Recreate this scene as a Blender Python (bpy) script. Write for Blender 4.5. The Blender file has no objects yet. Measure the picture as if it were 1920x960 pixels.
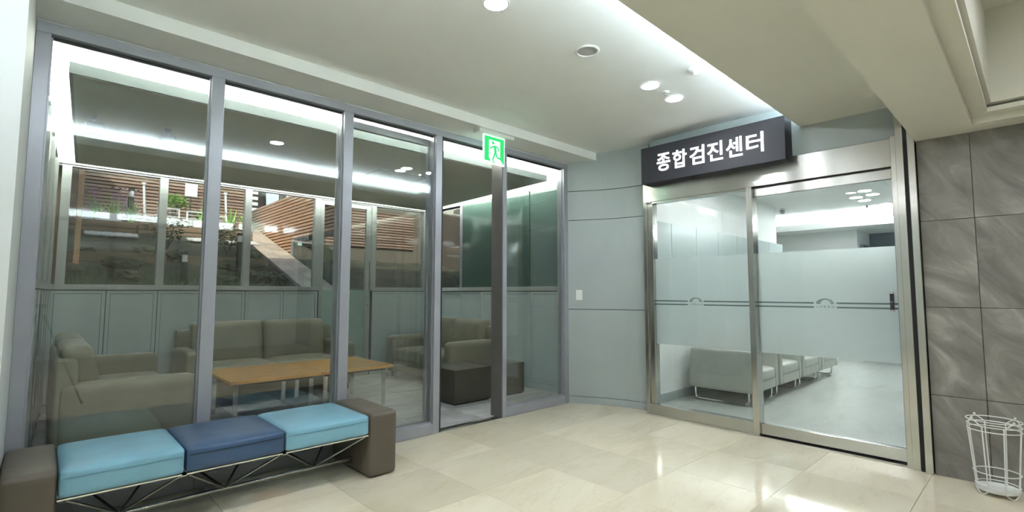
import bpy, bmesh, math, random
from mathutils import Vector, Matrix
SC = bpy.context.scene
COL = SC.collection
random.seed(7)
PI = math.pi

# ------------------------------------------------------------------ camera, world, sun, exposure
def camera():
    yaw, pit, rol = math.radians(46.670), math.radians(4.252), math.radians(0.087)
    fw = Vector((math.cos(pit)*math.cos(yaw), math.cos(pit)*math.sin(yaw), math.sin(pit)))
    rt = Vector((math.sin(yaw), -math.cos(yaw), 0)); up = rt.cross(fw)
    r2 = math.cos(rol)*rt + math.sin(rol)*up
    u2 = -math.sin(rol)*rt + math.cos(rol)*up
    m = Matrix((r2, u2, -fw)).transposed().to_4x4()
    m.translation = (0, 0, 1.25)
    cd = bpy.data.cameras.new('camera'); cd.sensor_width = 36; cd.lens = 931.9/1920*36; cd.clip_start = 0.02
    o = bpy.data.objects.new('camera', cd); o.matrix_world = m; COL.objects.link(o); SC.camera = o
camera()
SC.view_settings.view_transform = 'Standard'; SC.view_settings.look = 'None'
SC.view_settings.gamma = 1; SC.view_settings.use_curve_mapping = False
SC.view_settings.exposure = 0.5
SC.cycles.use_denoising = True
SC.cycles.max_bounces = 10; SC.cycles.transparent_max_bounces = 24; SC.cycles.diffuse_bounces = 6
SC.cycles.glossy_bounces = 6; SC.cycles.transmission_bounces = 8
SC.cycles.caustics_reflective = False; SC.cycles.caustics_refractive = True
SC.cycles.sample_clamp_indirect = 80

W = bpy.data.worlds.new('world'); SC.world = W; W.use_nodes = True
wn = W.node_tree.nodes; wn.clear()
sky = wn.new('ShaderNodeTexSky'); sky.sky_type = 'NISHITA'; sky.sun_disc = False
sky.sun_elevation = math.radians(42); sky.sun_rotation = math.radians(200); sky.air_density = 1.2; sky.dust_density = 2.0
bg = wn.new('ShaderNodeBackground'); bg.inputs[1].default_value = 0.26
wo = wn.new('ShaderNodeOutputWorld')
W.node_tree.links.new(sky.outputs[0], bg.inputs[0]); W.node_tree.links.new(bg.outputs[0], wo.inputs[0])
sl = bpy.data.lights.new('sun', 'SUN'); sl.energy = 3.2; sl.angle = math.radians(0.6); sl.color = (1, .95, .86)
so = bpy.data.objects.new('sun', sl); COL.objects.link(so)
so.rotation_euler = Vector((-0.42, -0.80, 0.62)).to_track_quat('Z', 'Y').to_euler()
SUN_DIR = None

L_DOWN = 230.0       # downlight radiance
L_COVE_LOUNGE = 62.0
L_COVE_HALL = 48.0
L_COVE_CLINIC = 75.0
L_CLINIC_DOWN = 120.0

# ------------------------------------------------------------------ materials
def nt(name):
    m = bpy.data.materials.new(name); m.use_nodes = True
    t = m.node_tree; b = t.nodes.get('Principled BSDF')
    return m, t, b
def S(b, **k):
    for n, v in k.items():
        n = n.replace('_', ' ')
        if isinstance(v, tuple) and len(v) == 3: v = (*v, 1)
        b.inputs[n].default_value = v
def noise(t, scale, detail=4, rough=.5, coord='Object', stretch=None, dist=0):
    c = t.nodes.new('ShaderNodeTexCoord'); n = t.nodes.new('ShaderNodeTexNoise')
    n.inputs['Scale'].default_value = scale; n.inputs['Detail'].default_value = detail
    n.inputs['Roughness'].default_value = rough; n.inputs['Distortion'].default_value = dist
    if stretch:
        mp = t.nodes.new('ShaderNodeMapping'); mp.inputs['Scale'].default_value = stretch
        t.links.new(c.outputs[coord], mp.inputs[0]); t.links.new(mp.outputs[0], n.inputs[0])
    else: t.links.new(c.outputs[coord], n.inputs[0])
    return n
def ramp(t, src, stops):
    r = t.nodes.new('ShaderNodeValToRGB'); e = r.color_ramp.elements
    while len(e) > 1: e.remove(e[-1])
    e[0].position = stops[0][0]; e[0].color = (*stops[0][1], 1)
    for p, c in stops[1:]:
        x = e.new(p); x.color = (*c, 1)
    t.links.new(src, r.inputs[0]); return r
def bump(t, b, src, strength=.1, dist=.01):
    n = t.nodes.new('ShaderNodeBump'); n.inputs['Strength'].default_value = strength; n.inputs['Distance'].default_value = dist
    t.links.new(src, n.inputs['Height']); t.links.new(n.outputs[0], b.inputs['Normal'])
def plain(name, col, rough=.6, metal=0, var=.06, scale=6, bmp=0, **k):
    m, t, b = nt(name); S(b, Roughness=rough, Metallic=metal, **k)
    n = noise(t, scale)
    lo = tuple(c*(1-var) for c in col); hi = tuple(min(1, c*(1+var)) for c in col)
    r = ramp(t, n.outputs[0], [(.3, lo), (.7, hi)]); t.links.new(r.outputs[0], b.inputs['Base Color'])
    if bmp: bump(t, b, noise(t, scale*30).outputs[0], bmp, .002)
    return m
def emit(name, col, s):
    m = bpy.data.materials.new(name); m.use_nodes = True; t = m.node_tree; t.nodes.clear()
    e = t.nodes.new('ShaderNodeEmission'); e.inputs[0].default_value = (*col, 1); e.inputs[1].default_value = s
    o = t.nodes.new('ShaderNodeOutputMaterial'); t.links.new(e.outputs[0], o.inputs[0]); return m
def brushed(name, col, rough, stretch, rot):
    m, t, b = nt(name); S(b, Base_Color=col, Metallic=1.0, Roughness=rough)
    n = noise(t, 40, 3, .6, 'Object', stretch)
    r = t.nodes.new('ShaderNodeMapRange'); r.inputs['To Min'].default_value = rough*.75; r.inputs['To Max'].default_value = rough*1.3
    t.links.new(n.outputs[0], r.inputs[0]); t.links.new(r.outputs[0], b.inputs['Roughness'])
    tg = t.nodes.new('ShaderNodeTangent'); tg.direction_type = 'RADIAL'; tg.axis = 'Z'
    t.links.new(tg.outputs[0], b.inputs['Tangent']); S(b, Anisotropic=.88, Anisotropic_Rotation=rot)
    return m
def glassmat(name, tint=(.86, .93, .90), k=1.0):
    """thin architectural glass: clear transmission plus Fresnel reflection"""
    m = bpy.data.materials.new(name); m.use_nodes = True; t = m.node_tree; t.nodes.clear()
    g = t.nodes.new('ShaderNodeNewGeometry')
    ior = t.nodes.new('ShaderNodeMapRange'); ior.inputs['To Min'].default_value = 1.52; ior.inputs['To Max'].default_value = 1/1.52
    t.links.new(g.outputs['Backfacing'], ior.inputs[0])
    f = t.nodes.new('ShaderNodeFresnel'); t.links.new(ior.outputs[0], f.inputs['IOR'])
    mu = t.nodes.new('ShaderNodeMath'); mu.operation = 'MULTIPLY'; mu.inputs[1].default_value = k; mu.use_clamp = True
    t.links.new(f.outputs[0], mu.inputs[0])
    tr = t.nodes.new('ShaderNodeBsdfTransparent'); tr.inputs[0].default_value = (*[c**.5 for c in tint], 1)
    gl = t.nodes.new('ShaderNodeBsdfGlossy'); gl.inputs['Roughness'].default_value = 0.0
    mx = t.nodes.new('ShaderNodeMixShader'); o = t.nodes.new('ShaderNodeOutputMaterial')
    t.links.new(mu.outputs[0], mx.inputs[0]); t.links.new(tr.outputs[0], mx.inputs[1]); t.links.new(gl.outputs[0], mx.inputs[2])
    t.links.new(mx.outputs[0], o.inputs[0]); return m
def frosted(name, col, fac=.56):
    m = bpy.data.materials.new(name); m.use_nodes = True; t = m.node_tree; t.nodes.clear()
    a = t.nodes.new('ShaderNodeBsdfTranslucent'); a.inputs[0].default_value = (*col, 1)
    d = t.nodes.new('ShaderNodeBsdfDiffuse'); d.inputs[0].default_value = (*col, 1)
    r = t.nodes.new('ShaderNodeBsdfRefraction'); r.inputs['Roughness'].default_value = .5; r.inputs['IOR'].default_value = 1.35
    r.inputs[0].default_value = (.93, .96, .95, 1)
    m1 = t.nodes.new('ShaderNodeMixShader'); m1.inputs[0].default_value = .35
    m2 = t.nodes.new('ShaderNodeMixShader'); m2.inputs[0].default_value = fac
    o = t.nodes.new('ShaderNodeOutputMaterial')
    t.links.new(a.outputs[0], m1.inputs[1]); t.links.new(d.outputs[0], m1.inputs[2])
    t.links.new(m1.outputs[0], m2.inputs[1]); t.links.new(r.outputs[0], m2.inputs[2]); t.links.new(m2.outputs[0], o.inputs[0])
    return m
def stone(name, stops, rough, scale, stretch, vein=None, rand=.12, bmp=0, spec=.5, rot=(0, 0, .08)):
    """tile material; Object Info random shifts the pattern and tone from tile to tile"""
    m, t, b = nt(name); S(b, Roughness=rough); b.inputs['Specular IOR Level'].default_value = spec
    g = t.nodes.new('ShaderNodeNewGeometry'); oi = t.nodes.new('ShaderNodeObjectInfo')
    sc = t.nodes.new('ShaderNodeVectorMath'); sc.operation = 'SCALE'; sc.inputs['Scale'].default_value = 37
    cb = t.nodes.new('ShaderNodeCombineXYZ')
    for i in range(3): t.links.new(oi.outputs['Random'], cb.inputs[i])
    t.links.new(cb.outputs[0], sc.inputs[0])
    ad = t.nodes.new('ShaderNodeVectorMath'); t.links.new(g.outputs['Position'], ad.inputs[0]); t.links.new(sc.outputs[0], ad.inputs[1])
    mp = t.nodes.new('ShaderNodeMapping'); mp.vector_type = 'TEXTURE'; mp.inputs['Scale'].default_value = stretch; mp.inputs['Rotation'].default_value = rot
    t.links.new(ad.outputs[0], mp.inputs[0])
    n = t.nodes.new('ShaderNodeTexNoise'); n.inputs['Scale'].default_value = scale; n.inputs['Detail'].default_value = 9
    n.inputs['Roughness'].default_value = .62; n.inputs['Distortion'].default_value = 1.2
    t.links.new(mp.outputs[0], n.inputs[0])
    r = ramp(t, n.outputs[0], stops)
    out = r.outputs[0]
    if vein:
        n2 = t.nodes.new('ShaderNodeTexNoise'); n2.inputs['Scale'].default_value = scale*1.3; n2.inputs['Detail'].default_value = 5; n2.inputs['Distortion'].default_value = 2.2
        t.links.new(mp.outputs[0], n2.inputs[0])
        v = ramp(t, n2.outputs[0], [(.485, (0, 0, 0)), (.5, (1, 1, 1)), (.515, (0, 0, 0))])
        mx = t.nodes.new('ShaderNodeMix'); mx.data_type = 'RGBA'
        ml = t.nodes.new('ShaderNodeMath'); ml.operation = 'MULTIPLY'; ml.inputs[1].default_value = vein[1]
        t.links.new(v.outputs[0], ml.inputs[0]); t.links.new(ml.outputs[0], mx.inputs[0])
        t.links.new(out, mx.inputs[6]); mx.inputs[7].default_value = (*vein[0], 1); out = mx.outputs[2]
    hs = t.nodes.new('ShaderNodeHueSaturation'); mr = t.nodes.new('ShaderNodeMapRange')
    mr.inputs['To Min'].default_value = 1-rand; mr.inputs['To Max'].default_value = 1+rand
    t.links.new(oi.outputs['Random'], mr.inputs[0]); t.links.new(mr.outputs[0], hs.inputs['Value']); t.links.new(out, hs.inputs['Color'])
    t.links.new(hs.outputs[0], b.inputs['Base Color'])
    if bmp: bump(t, b, n.outputs[0], bmp, .01)
    return m
def leather(name, col, rough=.42):
    m, t, b = nt(name); S(b, Roughness=rough)
    n = noise(t, 5, 3); r = ramp(t, n.outputs[0], [(.3, tuple(c*.93 for c in col)), (.7, tuple(c*1.07 for c in col))])
    t.links.new(r.outputs[0], b.inputs['Base Color'])
    v = t.nodes.new('ShaderNodeTexVoronoi'); v.inputs['Scale'].default_value = 260
    c = t.nodes.new('ShaderNodeTexCoord'); t.links.new(c.outputs['Object'], v.inputs[0])
    n3 = noise(t, 7, 3)
    b1 = t.nodes.new('ShaderNodeBump'); b1.inputs['Strength'].default_value = .06; b1.inputs['Distance'].default_value = .001
    b2 = t.nodes.new('ShaderNodeBump'); b2.inputs['Strength'].default_value = .18; b2.inputs['Distance'].default_value = .02
    t.links.new(v.outputs[0], b1.inputs['Height']); t.links.new(n3.outputs[0], b2.inputs['Height'])
    t.links.new(b2.outputs[0], b1.inputs['Normal']); t.links.new(b1.outputs[0], b.inputs['Normal'])
    return m
def wood(name, c1, c2, rough=.3, stretch=(2, 30, 30), rand=0):
    m, t, b = nt(name); S(b, Roughness=rough)
    n = noise(t, 1.6, 6, .6, 'Object', stretch, .6)
    r = ramp(t, n.outputs[0], [(.3, c1), (.7, c2)])
    out = r.outputs[0]
    if rand:
        oi = t.nodes.new('ShaderNodeObjectInfo'); hs = t.nodes.new('ShaderNodeHueSaturation'); mr = t.nodes.new('ShaderNodeMapRange')
        mr.inputs['To Min'].default_value = 1-rand; mr.inputs['To Max'].default_value = 1+rand
        t.links.new(oi.outputs['Random'], mr.inputs[0]); t.links.new(mr.outputs[0], hs.inputs['Value']); t.links.new(out, hs.inputs['Color']); out = hs.outputs[0]
    t.links.new(out, b.inputs['Base Color'])
    bump(t, b, n.outputs[0], .08, .002)
    return m

M = {}
M['paint'] = plain('ceiling_paint', (.78, .80, .78), .7, var=.02, scale=3, bmp=.03)
M['paint_warm'] = plain('ceiling_paint_warm', (.66, .66, .59), .7, var=.02, scale=3, bmp=.03)
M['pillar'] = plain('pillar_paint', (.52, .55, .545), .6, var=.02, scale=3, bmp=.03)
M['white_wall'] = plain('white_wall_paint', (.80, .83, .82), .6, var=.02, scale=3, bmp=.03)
M['sage'] = plain('sage_panel', (.36, .41, .41), .38, var=.025, scale=2.5)
M['sage_dark'] = plain('sage_wainscot', (.44, .52, .53), .45, var=.025, scale=2.5)
M['sage_frame'] = plain('sage_window_frame', (.37, .395, .395), .4, var=.03)
M['groove'] = plain('dark_groove', (.03, .04, .04), .8)
M['frame'] = plain('grey_satin_metal', (.36, .375, .415), .38, metal=.35, var=.03, scale=8)
M['steel'] = brushed('brushed_steel', (.60, .595, .57), .22, (.2, .2, 30), .25)
M['steel_v'] = brushed('brushed_steel_upright', (.60, .595, .56), .2, (30, 30, .3), 0)
M['chrome'] = plain('chrome', (.72, .72, .70), .1, metal=1, var=.02)
M['black'] = plain('black_gap', (.008, .008, .009), .6)
M['marble'] = stone('polished_beige_marble', [(.28, (.57, .51, .375)), (.47, (.65, .59, .455)), (.60, (.68, .625, .50)), (.75, (.61, .55, .42))], .04, 1.6, (2.6, .9, 1), ((.46, .38, .25), .20), .085, spec=.6)
M['grout'] = plain('floor_grout', (.30, .29, .24), .8)
M['slate'] = stone('grey_wall_tile', [(.30, (.125, .12, .11)), (.44, (.19, .183, .168)), (.56, (.24, .232, .214)), (.70, (.37, .36, .335))], .40, 4.6, (1, 2.6, .9), None, .05, bmp=.5, rot=(.86, 0, 0))
M['lounge_tile'] = stone('grey_floor_tile', [(.32, (.27, .275, .285)), (.5, (.40, .405, .42)), (.66, (.53, .535, .55))], .3, 3, (2.5, 1, 1), None, .12)
M['grout_light'] = plain('light_grout', (.62, .64, .65), .8)
M['vinyl'] = stone('pale_vinyl', [(.3, (.40, .43, .405)), (.5, (.46, .49, .465)), (.7, (.49, .52, .495))], .25, 3, (4, 1, 1), None, .02)
M['glass'] = glassmat('clear_glass', (.925, .955, .945), 1.7)
M['glass_clinic'] = glassmat('entrance_glass', (.95, .965, .96), .85)
M['glass_far'] = glassmat('window_glass', (.86, .92, .90), 1.6)
M['glass_green'] = glassmat('green_balustrade_glass', (.45, .62, .56), 1.0)
M['film'] = frosted('frosted_film', (.69, .735, .735))
M['film_dark'] = plain('film_print', (.10, .14, .135), .5)
M['film_logo'] = plain('film_print_light', (.20, .26, .25), .5)
M['sofa'] = leather('olive_grey_leather', (.205, .20, .145), .40)
M['brown'] = leather('brown_leather', (.105, .088, .066), .45)
M['brown_dark'] = leather('dark_brown_leather', (.062, .056, .040), .45)
M['frame_dark'] = plain('shaded_frame', (.15, .142, .14), .4, metal=.3)  # frame grey darkened, the jamb side's shade put into the colour
M['chrome_dark'] = plain('dull_chrome', (.42, .42, .40), .16, metal=1, var=.02)
M['blue_light'] = leather('light_blue_leather', (.19, .40, .52), .36)
M['blue_dark'] = leather('navy_leather', (.038, .085, .175), .36)
M['cream'] = leather('pale_grey_leather', (.44, .46, .41), .4)
M['oak'] = wood('honey_wood', (.52, .25, .055), (.68, .36, .10), .22)
M['white_metal'] = plain('white_painted_metal', (.72, .74, .72), .35)
M['white_plastic'] = plain('white_plastic', (.74, .76, .75), .4, var=.01)
M['sign_black'] = plain('sign_black', (.018, .019, .026), .6)
M['letter'] = emit('lit_letters', (.95, .97, 1), 1.9)
M['lamp'] = emit('lamp_face', (.92, .955, 1.0), L_DOWN)
M['lamp_clinic'] = emit('clinic_lamp_face', (.95, 1.0, 1.0), L_CLINIC_DOWN)
M['cove_lounge'] = emit('lounge_light_strip', (1.0, .985, .90), L_COVE_LOUNGE)
M['cove_hall'] = emit('hall_light_strip', (.74, .86, 1.0), L_COVE_HALL)
M['cove_clinic'] = emit('clinic_light_strip', (.94, .97, 1.0), L_COVE_CLINIC)
M['exit_green'] = emit('exit_green', (.03, .50, .13), 1.25)
M['exit_white'] = emit('exit_white', (.72, 1, .84), 2.2)
M['dark_metal'] = plain('dark_grey_metal', (.03, .035, .035), .4, metal=.4)
M['blue_wall'] = plain('slate_blue_wall', (.13, .17, .22), .6)
M['green_glass_wall'] = plain('green_back_painted_glass', (.075, .125, .11), .06, var=.03)
M['red'] = leather('red_leather', (.55, .08, .07), .5)
M['cedar'] = wood('brown_slat', (.22, .135, .09), (.33, .21, .15), .6, (2, 30, 30), .25)
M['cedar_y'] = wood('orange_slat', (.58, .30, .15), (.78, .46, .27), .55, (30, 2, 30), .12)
M['soil'] = plain('garden_soil', (.05, .052, .028), .95, var=.5, scale=5, bmp=.6)
M['rock'] = plain('mossy_rock', (.06, .065, .028), .9, var=.55, scale=3, bmp=.5)
M['gravel'] = plain('white_gravel', (.62, .60, .54), .9, var=.2, scale=60, bmp=.6)
M['paver'] = stone('sandstone_paver', [(.3, (.38, .31, .24)), (.6, (.52, .44, .35))], .8, 3, (1, 1, 1), None, .15)
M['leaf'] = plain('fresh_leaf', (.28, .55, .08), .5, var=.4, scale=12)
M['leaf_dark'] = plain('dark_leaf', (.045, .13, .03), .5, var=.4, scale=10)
M['flower'] = plain('purple_petals', (.30, .12, .42), .6)
M['trunk'] = plain('bark', (.05, .035, .025), .9, var=.3, scale=8)
M['concrete'] = plain('exterior_concrete', (.33, .32, .30), .85, var=.1, scale=2)
M['timber'] = wood('garden_timber', (.15, .10, .06), (.24, .16, .10), .7)

# ------------------------------------------------------------------ mesh helpers
def box(bm, x0, x1, y0, y1, z0, z1):
    v = [bm.verts.new(p) for p in ((x0,y0,z0),(x1,y0,z0),(x1,y1,z0),(x0,y1,z0),(x0,y0,z1),(x1,y0,z1),(x1,y1,z1),(x0,y1,z1))]
    for f in ((3,2,1,0),(4,5,6,7),(0,1,5,4),(1,2,6,5),(2,3,7,6),(3,0,4,7)): bm.faces.new([v[i] for i in f])
    return v
def nb(*boxes, bev=0, seg=2):
    bm = bmesh.new()
    for b in boxes: box(bm, *b)
    if bev: bmesh.ops.bevel(bm, geom=bm.edges[:], offset=bev, segments=seg, profile=.5, affect='EDGES')
    return bm
def tube(bm, pts, r, n=8, closed=False):
    pts = [Vector(p) for p in pts]; N = len(pts); rings = []
    prev = None
    for i, p in enumerate(pts):
        if closed: d = pts[(i+1) % N] - pts[i-1]
        else: d = pts[min(i+1, N-1)] - pts[max(i-1, 0)]
        d.normalize()
        if prev is None:
            a = Vector((0, 0, 1)) if abs(d.z) < .9 else Vector((1, 0, 0)); u = d.cross(a).normalized()
        else:
            u = (prev - d*prev.dot(d)).normalized()
        prev = u; w = d.cross(u)
        rr = r[i] if isinstance(r, (list, tuple)) else r
        rings.append([bm.verts.new(p + rr*(math.cos(2*PI*k/n)*u + math.sin(2*PI*k/n)*w)) for k in range(n)])
    for i in range(N if closed else N-1):
        a, b = rings[i], rings[(i+1) % N]
        for k in range(n): bm.faces.new((a[k], a[(k+1) % n], b[(k+1) % n], b[k]))
    if not closed:
        bm.faces.new(list(reversed(rings[0]))); bm.faces.new(rings[-1])
    return bm
def lathe(bm, prof, n=32, c=(0, 0, 0), cap=True):
    rings = []
    for r, z in prof: rings.append([bm.verts.new((c[0]+r*math.cos(2*PI*k/n), c[1]+r*math.sin(2*PI*k/n), c[2]+z)) for k in range(n)])
    for i in range(len(prof)-1):
        a, b = rings[i], rings[i+1]
        for k in range(n): bm.faces.new((a[k], a[(k+1) % n], b[(k+1) % n], b[k]))
    if cap:
        bm.faces.new(list(reversed(rings[0]))); bm.faces.new(rings[-1])
    return bm
def prism(bm, poly, axis, a0, a1):
    """poly: 2D points; extruded along axis from a0 to a1.  axis 'x': (y,z)  'y': (x,z)  'z': (x,y)"""
    f = {'x': lambda p, a: (a, p[0], p[1]), 'y': lambda p, a: (p[0], a, p[1]), 'z': lambda p, a: (p[0], p[1], a)}[axis]
    A = [bm.verts.new(f(p, a0)) for p in poly]; B = [bm.verts.new(f(p, a1)) for p in poly]; n = len(poly)
    fs = [bm.faces.new(A), bm.faces.new(list(reversed(B)))]
    for i in range(n): fs.append(bm.faces.new((A[i], B[i], B[(i+1) % n], A[(i+1) % n])))
    bmesh.ops.recalc_face_normals(bm, faces=fs)
    return bm
def cushion(x0, x1, y0, y1, z0, z1, r=.03, crown=(0, 0, .02), n=8):
    """soft box: gridded, rounded, faces bulging by crown along each axis"""
    bm = bmesh.new(); bmesh.ops.create_cube(bm, size=2)
    bmesh.ops.subdivide_edges(bm, edges=bm.edges[:], cuts=n, use_grid_fill=True)
    hx, hy, hz = (x1-x0)/2, (y1-y0)/2, (z1-z0)/2; c = Vector(((x0+x1)/2, (y0+y1)/2, (z0+z1)/2)); h = Vector((hx, hy, hz))
    r = min(r, hx*.95, hy*.95, hz*.95)
    for v in bm.verts:
        u = v.co.copy()
        # denser near the edges so that the roundness is carried by a few verts
        u = Vector([math.copysign(abs(a)**.55, a) if abs(a) > 1e-6 else 0 for a in u])
        p = Vector((u.x*hx, u.y*hy, u.z*hz))
        q = Vector([max(-(h[i]-r), min(h[i]-r, p[i])) for i in range(3)])
        d = p-q
        if d.length > 1e-9: p = q + d.normalized()*min(d.length, r) if sum(abs(x) > 1e-9 for x in d) > 1 else q + d
        for i in range(3):
            j, k = (i+1) % 3, (i+2) % 3
            if abs(abs(v.co[i])-1) < 1e-4 and crown[i]:
                p[i] += math.copysign(crown[i]*(1-abs(u[j])**2.5)*(1-abs(u[k])**2.5), v.co[i])
        v.co = c+p
    return bm
def obj(name, bm, mat, parent=None, smooth=False, angle=40):
    if isinstance(bm, bmesh.types.BMesh):
        me = bpy.data.meshes.new(name); bm.normal_update(); bm.to_mesh(me); bm.free()
    else: me = bm
    if mat and not me.materials: me.materials.append(M[mat] if isinstance(mat, str) else mat)
    if smooth:
        for p in me.polygons: p.use_smooth = True
        try: me.set_sharp_from_angle(angle=math.radians(angle))
        except Exception: pass
    o = bpy.data.objects.new(name, me); COL.objects.link(o)
    if parent: o.parent = parent
    return o
def tag(o, label, cat=None, group=None, kind=None):
    if label: o['label'] = label
    if cat: o['category'] = cat
    if group: o['group'] = group
    if kind: o['kind'] = kind
    return o
def thing(name, label, cat, loc=(0, 0, 0), rz=0, group=None):
    o = bpy.data.objects.new(name, None); o.empty_display_size = .1; COL.objects.link(o)
    o.location = loc; o.rotation_euler = (0, 0, rz); return tag(o, label, cat, group)
def struct(name, label, bm=None, mat=None, cat=None):
    if bm is None:
        o = bpy.data.objects.new(name, None); COL.objects.link(o)
    else: o = obj(name, bm, mat)
    return tag(o, label, cat, None, 'structure')
def kids(o): return [c for c in bpy.data.objects if c.parent == o]
def dup(o, loc=None, rz=None, label=None, group=None, parent=None):
    c = o.copy(); COL.objects.link(c)
    if parent is not None: c.parent = parent
    if loc is not None: c.location = loc
    if rz is not None: c.rotation_euler = (0, 0, rz)
    if label: c['label'] = label
    if group: c['group'] = group
    for k in kids(o): dup(k, parent=c)
    return c

YA = 3.764       # hall face of the lounge glass wall
XB = 4.66        # hall face of the clinic entrance frame
ZC = 2.88        # hall ceiling
# ================================================================== FLOORS
fl = struct('floor', 'polished beige marble tile floor of the hall', nb((-6, 4.72, -5, YA+.05, -.08, -.004)), 'grout', 'floor')
T = .63
tile_me = None
bm = nb((-T/2+.0008, T/2-.0008, -T/2+.0008, T/2-.0008, -.012, 0)); bmesh.ops.bevel(bm, geom=[e for e in bm.edges if all(abs(v.co.z) < 1e-6 for v in e.verts)], offset=.0012, segments=1, affect='EDGES')
tile_me = bpy.data.meshes.new('floor_tile'); bm.to_mesh(tile_me); bm.free(); tile_me.materials.append(M['marble'])
X0T, Y0T = 2.08, 3.10
for i in range(-12, 5):
    for j in range(-12, 1):
        x, y = X0T+T*(i+.5), Y0T+T*(j-.5)
        if x > 4.6+.4: continue
        o = bpy.data.objects.new('tile', tile_me); COL.objects.link(o); o.parent = fl; o.location = (x, y, random.uniform(-.0003, 0))
        if x+T/2 > 4.66: # trimmed tile by the entrance
            o.scale.x = (4.68-(x-T/2))/T; o.location.x = x-T/2+(4.68-(x-T/2))/2
    # narrow last row against the lounge threshold
    x = X0T+T*(i+.5)
    o = bpy.data.objects.new('tile', tile_me); COL.objects.link(o); o.parent = fl
    h = YA-Y0T; o.scale.y = h/T; o.location = (x, Y0T+h/2, 0)
    if x+T/2 > 4.66: o.scale.x = (4.68-(x-T/2))/T; o.location.x = x-T/2+(4.68-(x-T/2))/2
bm = nb((4.66, 4.80, 2.70, YA, -.012, -.001)); lf = obj('tile', bm, 'marble', fl)

lfl = struct('floor_lounge', 'grey stone tile floor inside the glass lounge', nb((-.3, 4.95, YA+.05, 7.3, -.08, -.003)), 'grout_light', 'floor')
bm = nb((-.2965, .2965, -.2965, .2965, -.012, .001)); ltm = bpy.data.meshes.new('lounge_tile'); bm.to_mesh(ltm); bm.free(); ltm.materials.append(M['lounge_tile'])
for i in range(9):
    for j in range(6):
        o = bpy.data.objects.new('tile', ltm); COL.objects.link(o); o.parent = lfl; o.location = (-.02+.6*i+.0, YA+.1+.3+.6*j-.05, 0)
cfl = struct('floor_clinic', 'pale grey vinyl floor behind the clinic doors', nb((4.72, 14, -3.2, 5.2, -.08, -.002)), 'vinyl', 'floor')

# ================================================================== HALL CEILING
ce = struct('ceiling', 'pale painted ceiling of the hall', nb((-6, 4.95, 1.0, 3.52, ZC, ZC+.1)), 'paint', 'ceiling')
struct('ceiling_soffit', 'low ceiling soffit above the lounge glass wall', nb((-.1, 4.74, 3.47, YA+.1, 2.79, ZC+.02)), 'paint', 'ceiling')
sl_ = struct('ceiling_slab', 'floating ceiling slab with hidden cove light', nb((-6, 4.70, .45, 1.343, 2.68, 2.725)), 'paint_warm', 'ceiling')
obj('upstand', nb((-6, 4.70, .45, 1.05, 2.725, ZC+.02)), 'paint_warm', sl_)
obj('lip', nb((-6, 4.70, 1.331, 1.343, 2.725, 2.755)), 'paint', sl_)
o = obj('light_strip', nb((-5.9, 4.66, 1.09, 1.17, 2.727, 2.738)), 'cove_hall', sl_); o['label'] = 'hidden white light strip'
# low beam with the raised coffer
lb = struct('ceiling_beam', 'low cream ceiling beam around the raised coffer', nb(
    (-6, 4.70, .25, .567, 2.355, 2.78), (4.38, 4.70, -5, .25, 2.355, 2.9), (-6, 4.38, -5, -2.6, 2.355, 2.9)), 'paint_warm', 'ceiling')
obj('step_moulding', nb((-3, 4.38, .17, .25, 2.40, 2.43), (4.30, 4.38, -2.52, .17, 2.40, 2.43), (-3, 4.30, -2.6, -2.52, 2.40, 2.43)), 'paint_warm', lb)
obj('coffer_side', nb((-3, 4.40, .15, .27, 2.45, 3.1), (4.28, 4.40, -2.62, .15, 2.45, 3.1), (-3.1, -3, -2.6, .25, 2.355, 3.1)), 'paint_warm', lb)
obj('coffer_top', nb((-3.1, 4.4, -2.62, .27, 3.05, 3.12)), 'paint_warm', lb)
obj('left_flank', nb((-6, -3.1, -2.6, .25, 2.355, 2.45)), 'paint_warm', lb)

# hall walls that only close the room
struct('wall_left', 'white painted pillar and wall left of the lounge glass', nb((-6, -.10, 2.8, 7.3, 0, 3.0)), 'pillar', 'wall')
struct('wall_west', 'pale wall closing the hall on the left', nb((-6.1, -6, -5, 2.8, 0, 3.1)), 'white_wall', 'wall')
wr = struct('wall_rear', 'pale wall behind the viewer', nb((-6, 4.7, -5.1, -5, 0, 3.1)), 'white_wall', 'wall')

# ================================================================== TILED WALL (right of the entrance)
wt = struct('wall_right', 'large grey stone tile wall right of the clinic entrance', nb((4.60, 4.80, -5, .565, 0, 2.5)), 'black', 'wall')
TW = .612
ztop = [0, .545, 1.155, 1.765, 2.356]
for r in range(4):
    z0, z1 = ztop[r], ztop[r+1]
    cols = [(.278, .566)] + [(.278-TW*(k+1), .278-TW*k) for k in range(7)]
    for (a, b) in cols:
        bm = nb((4.576, 4.602, a+.0015, b-.0015, z0+.0015, z1-.0015)); bmesh.ops.bevel(bm, geom=bm.edges[:], offset=.0012, segments=1, affect='EDGES')
        obj('tile', bm, 'slate', wt)

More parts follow.
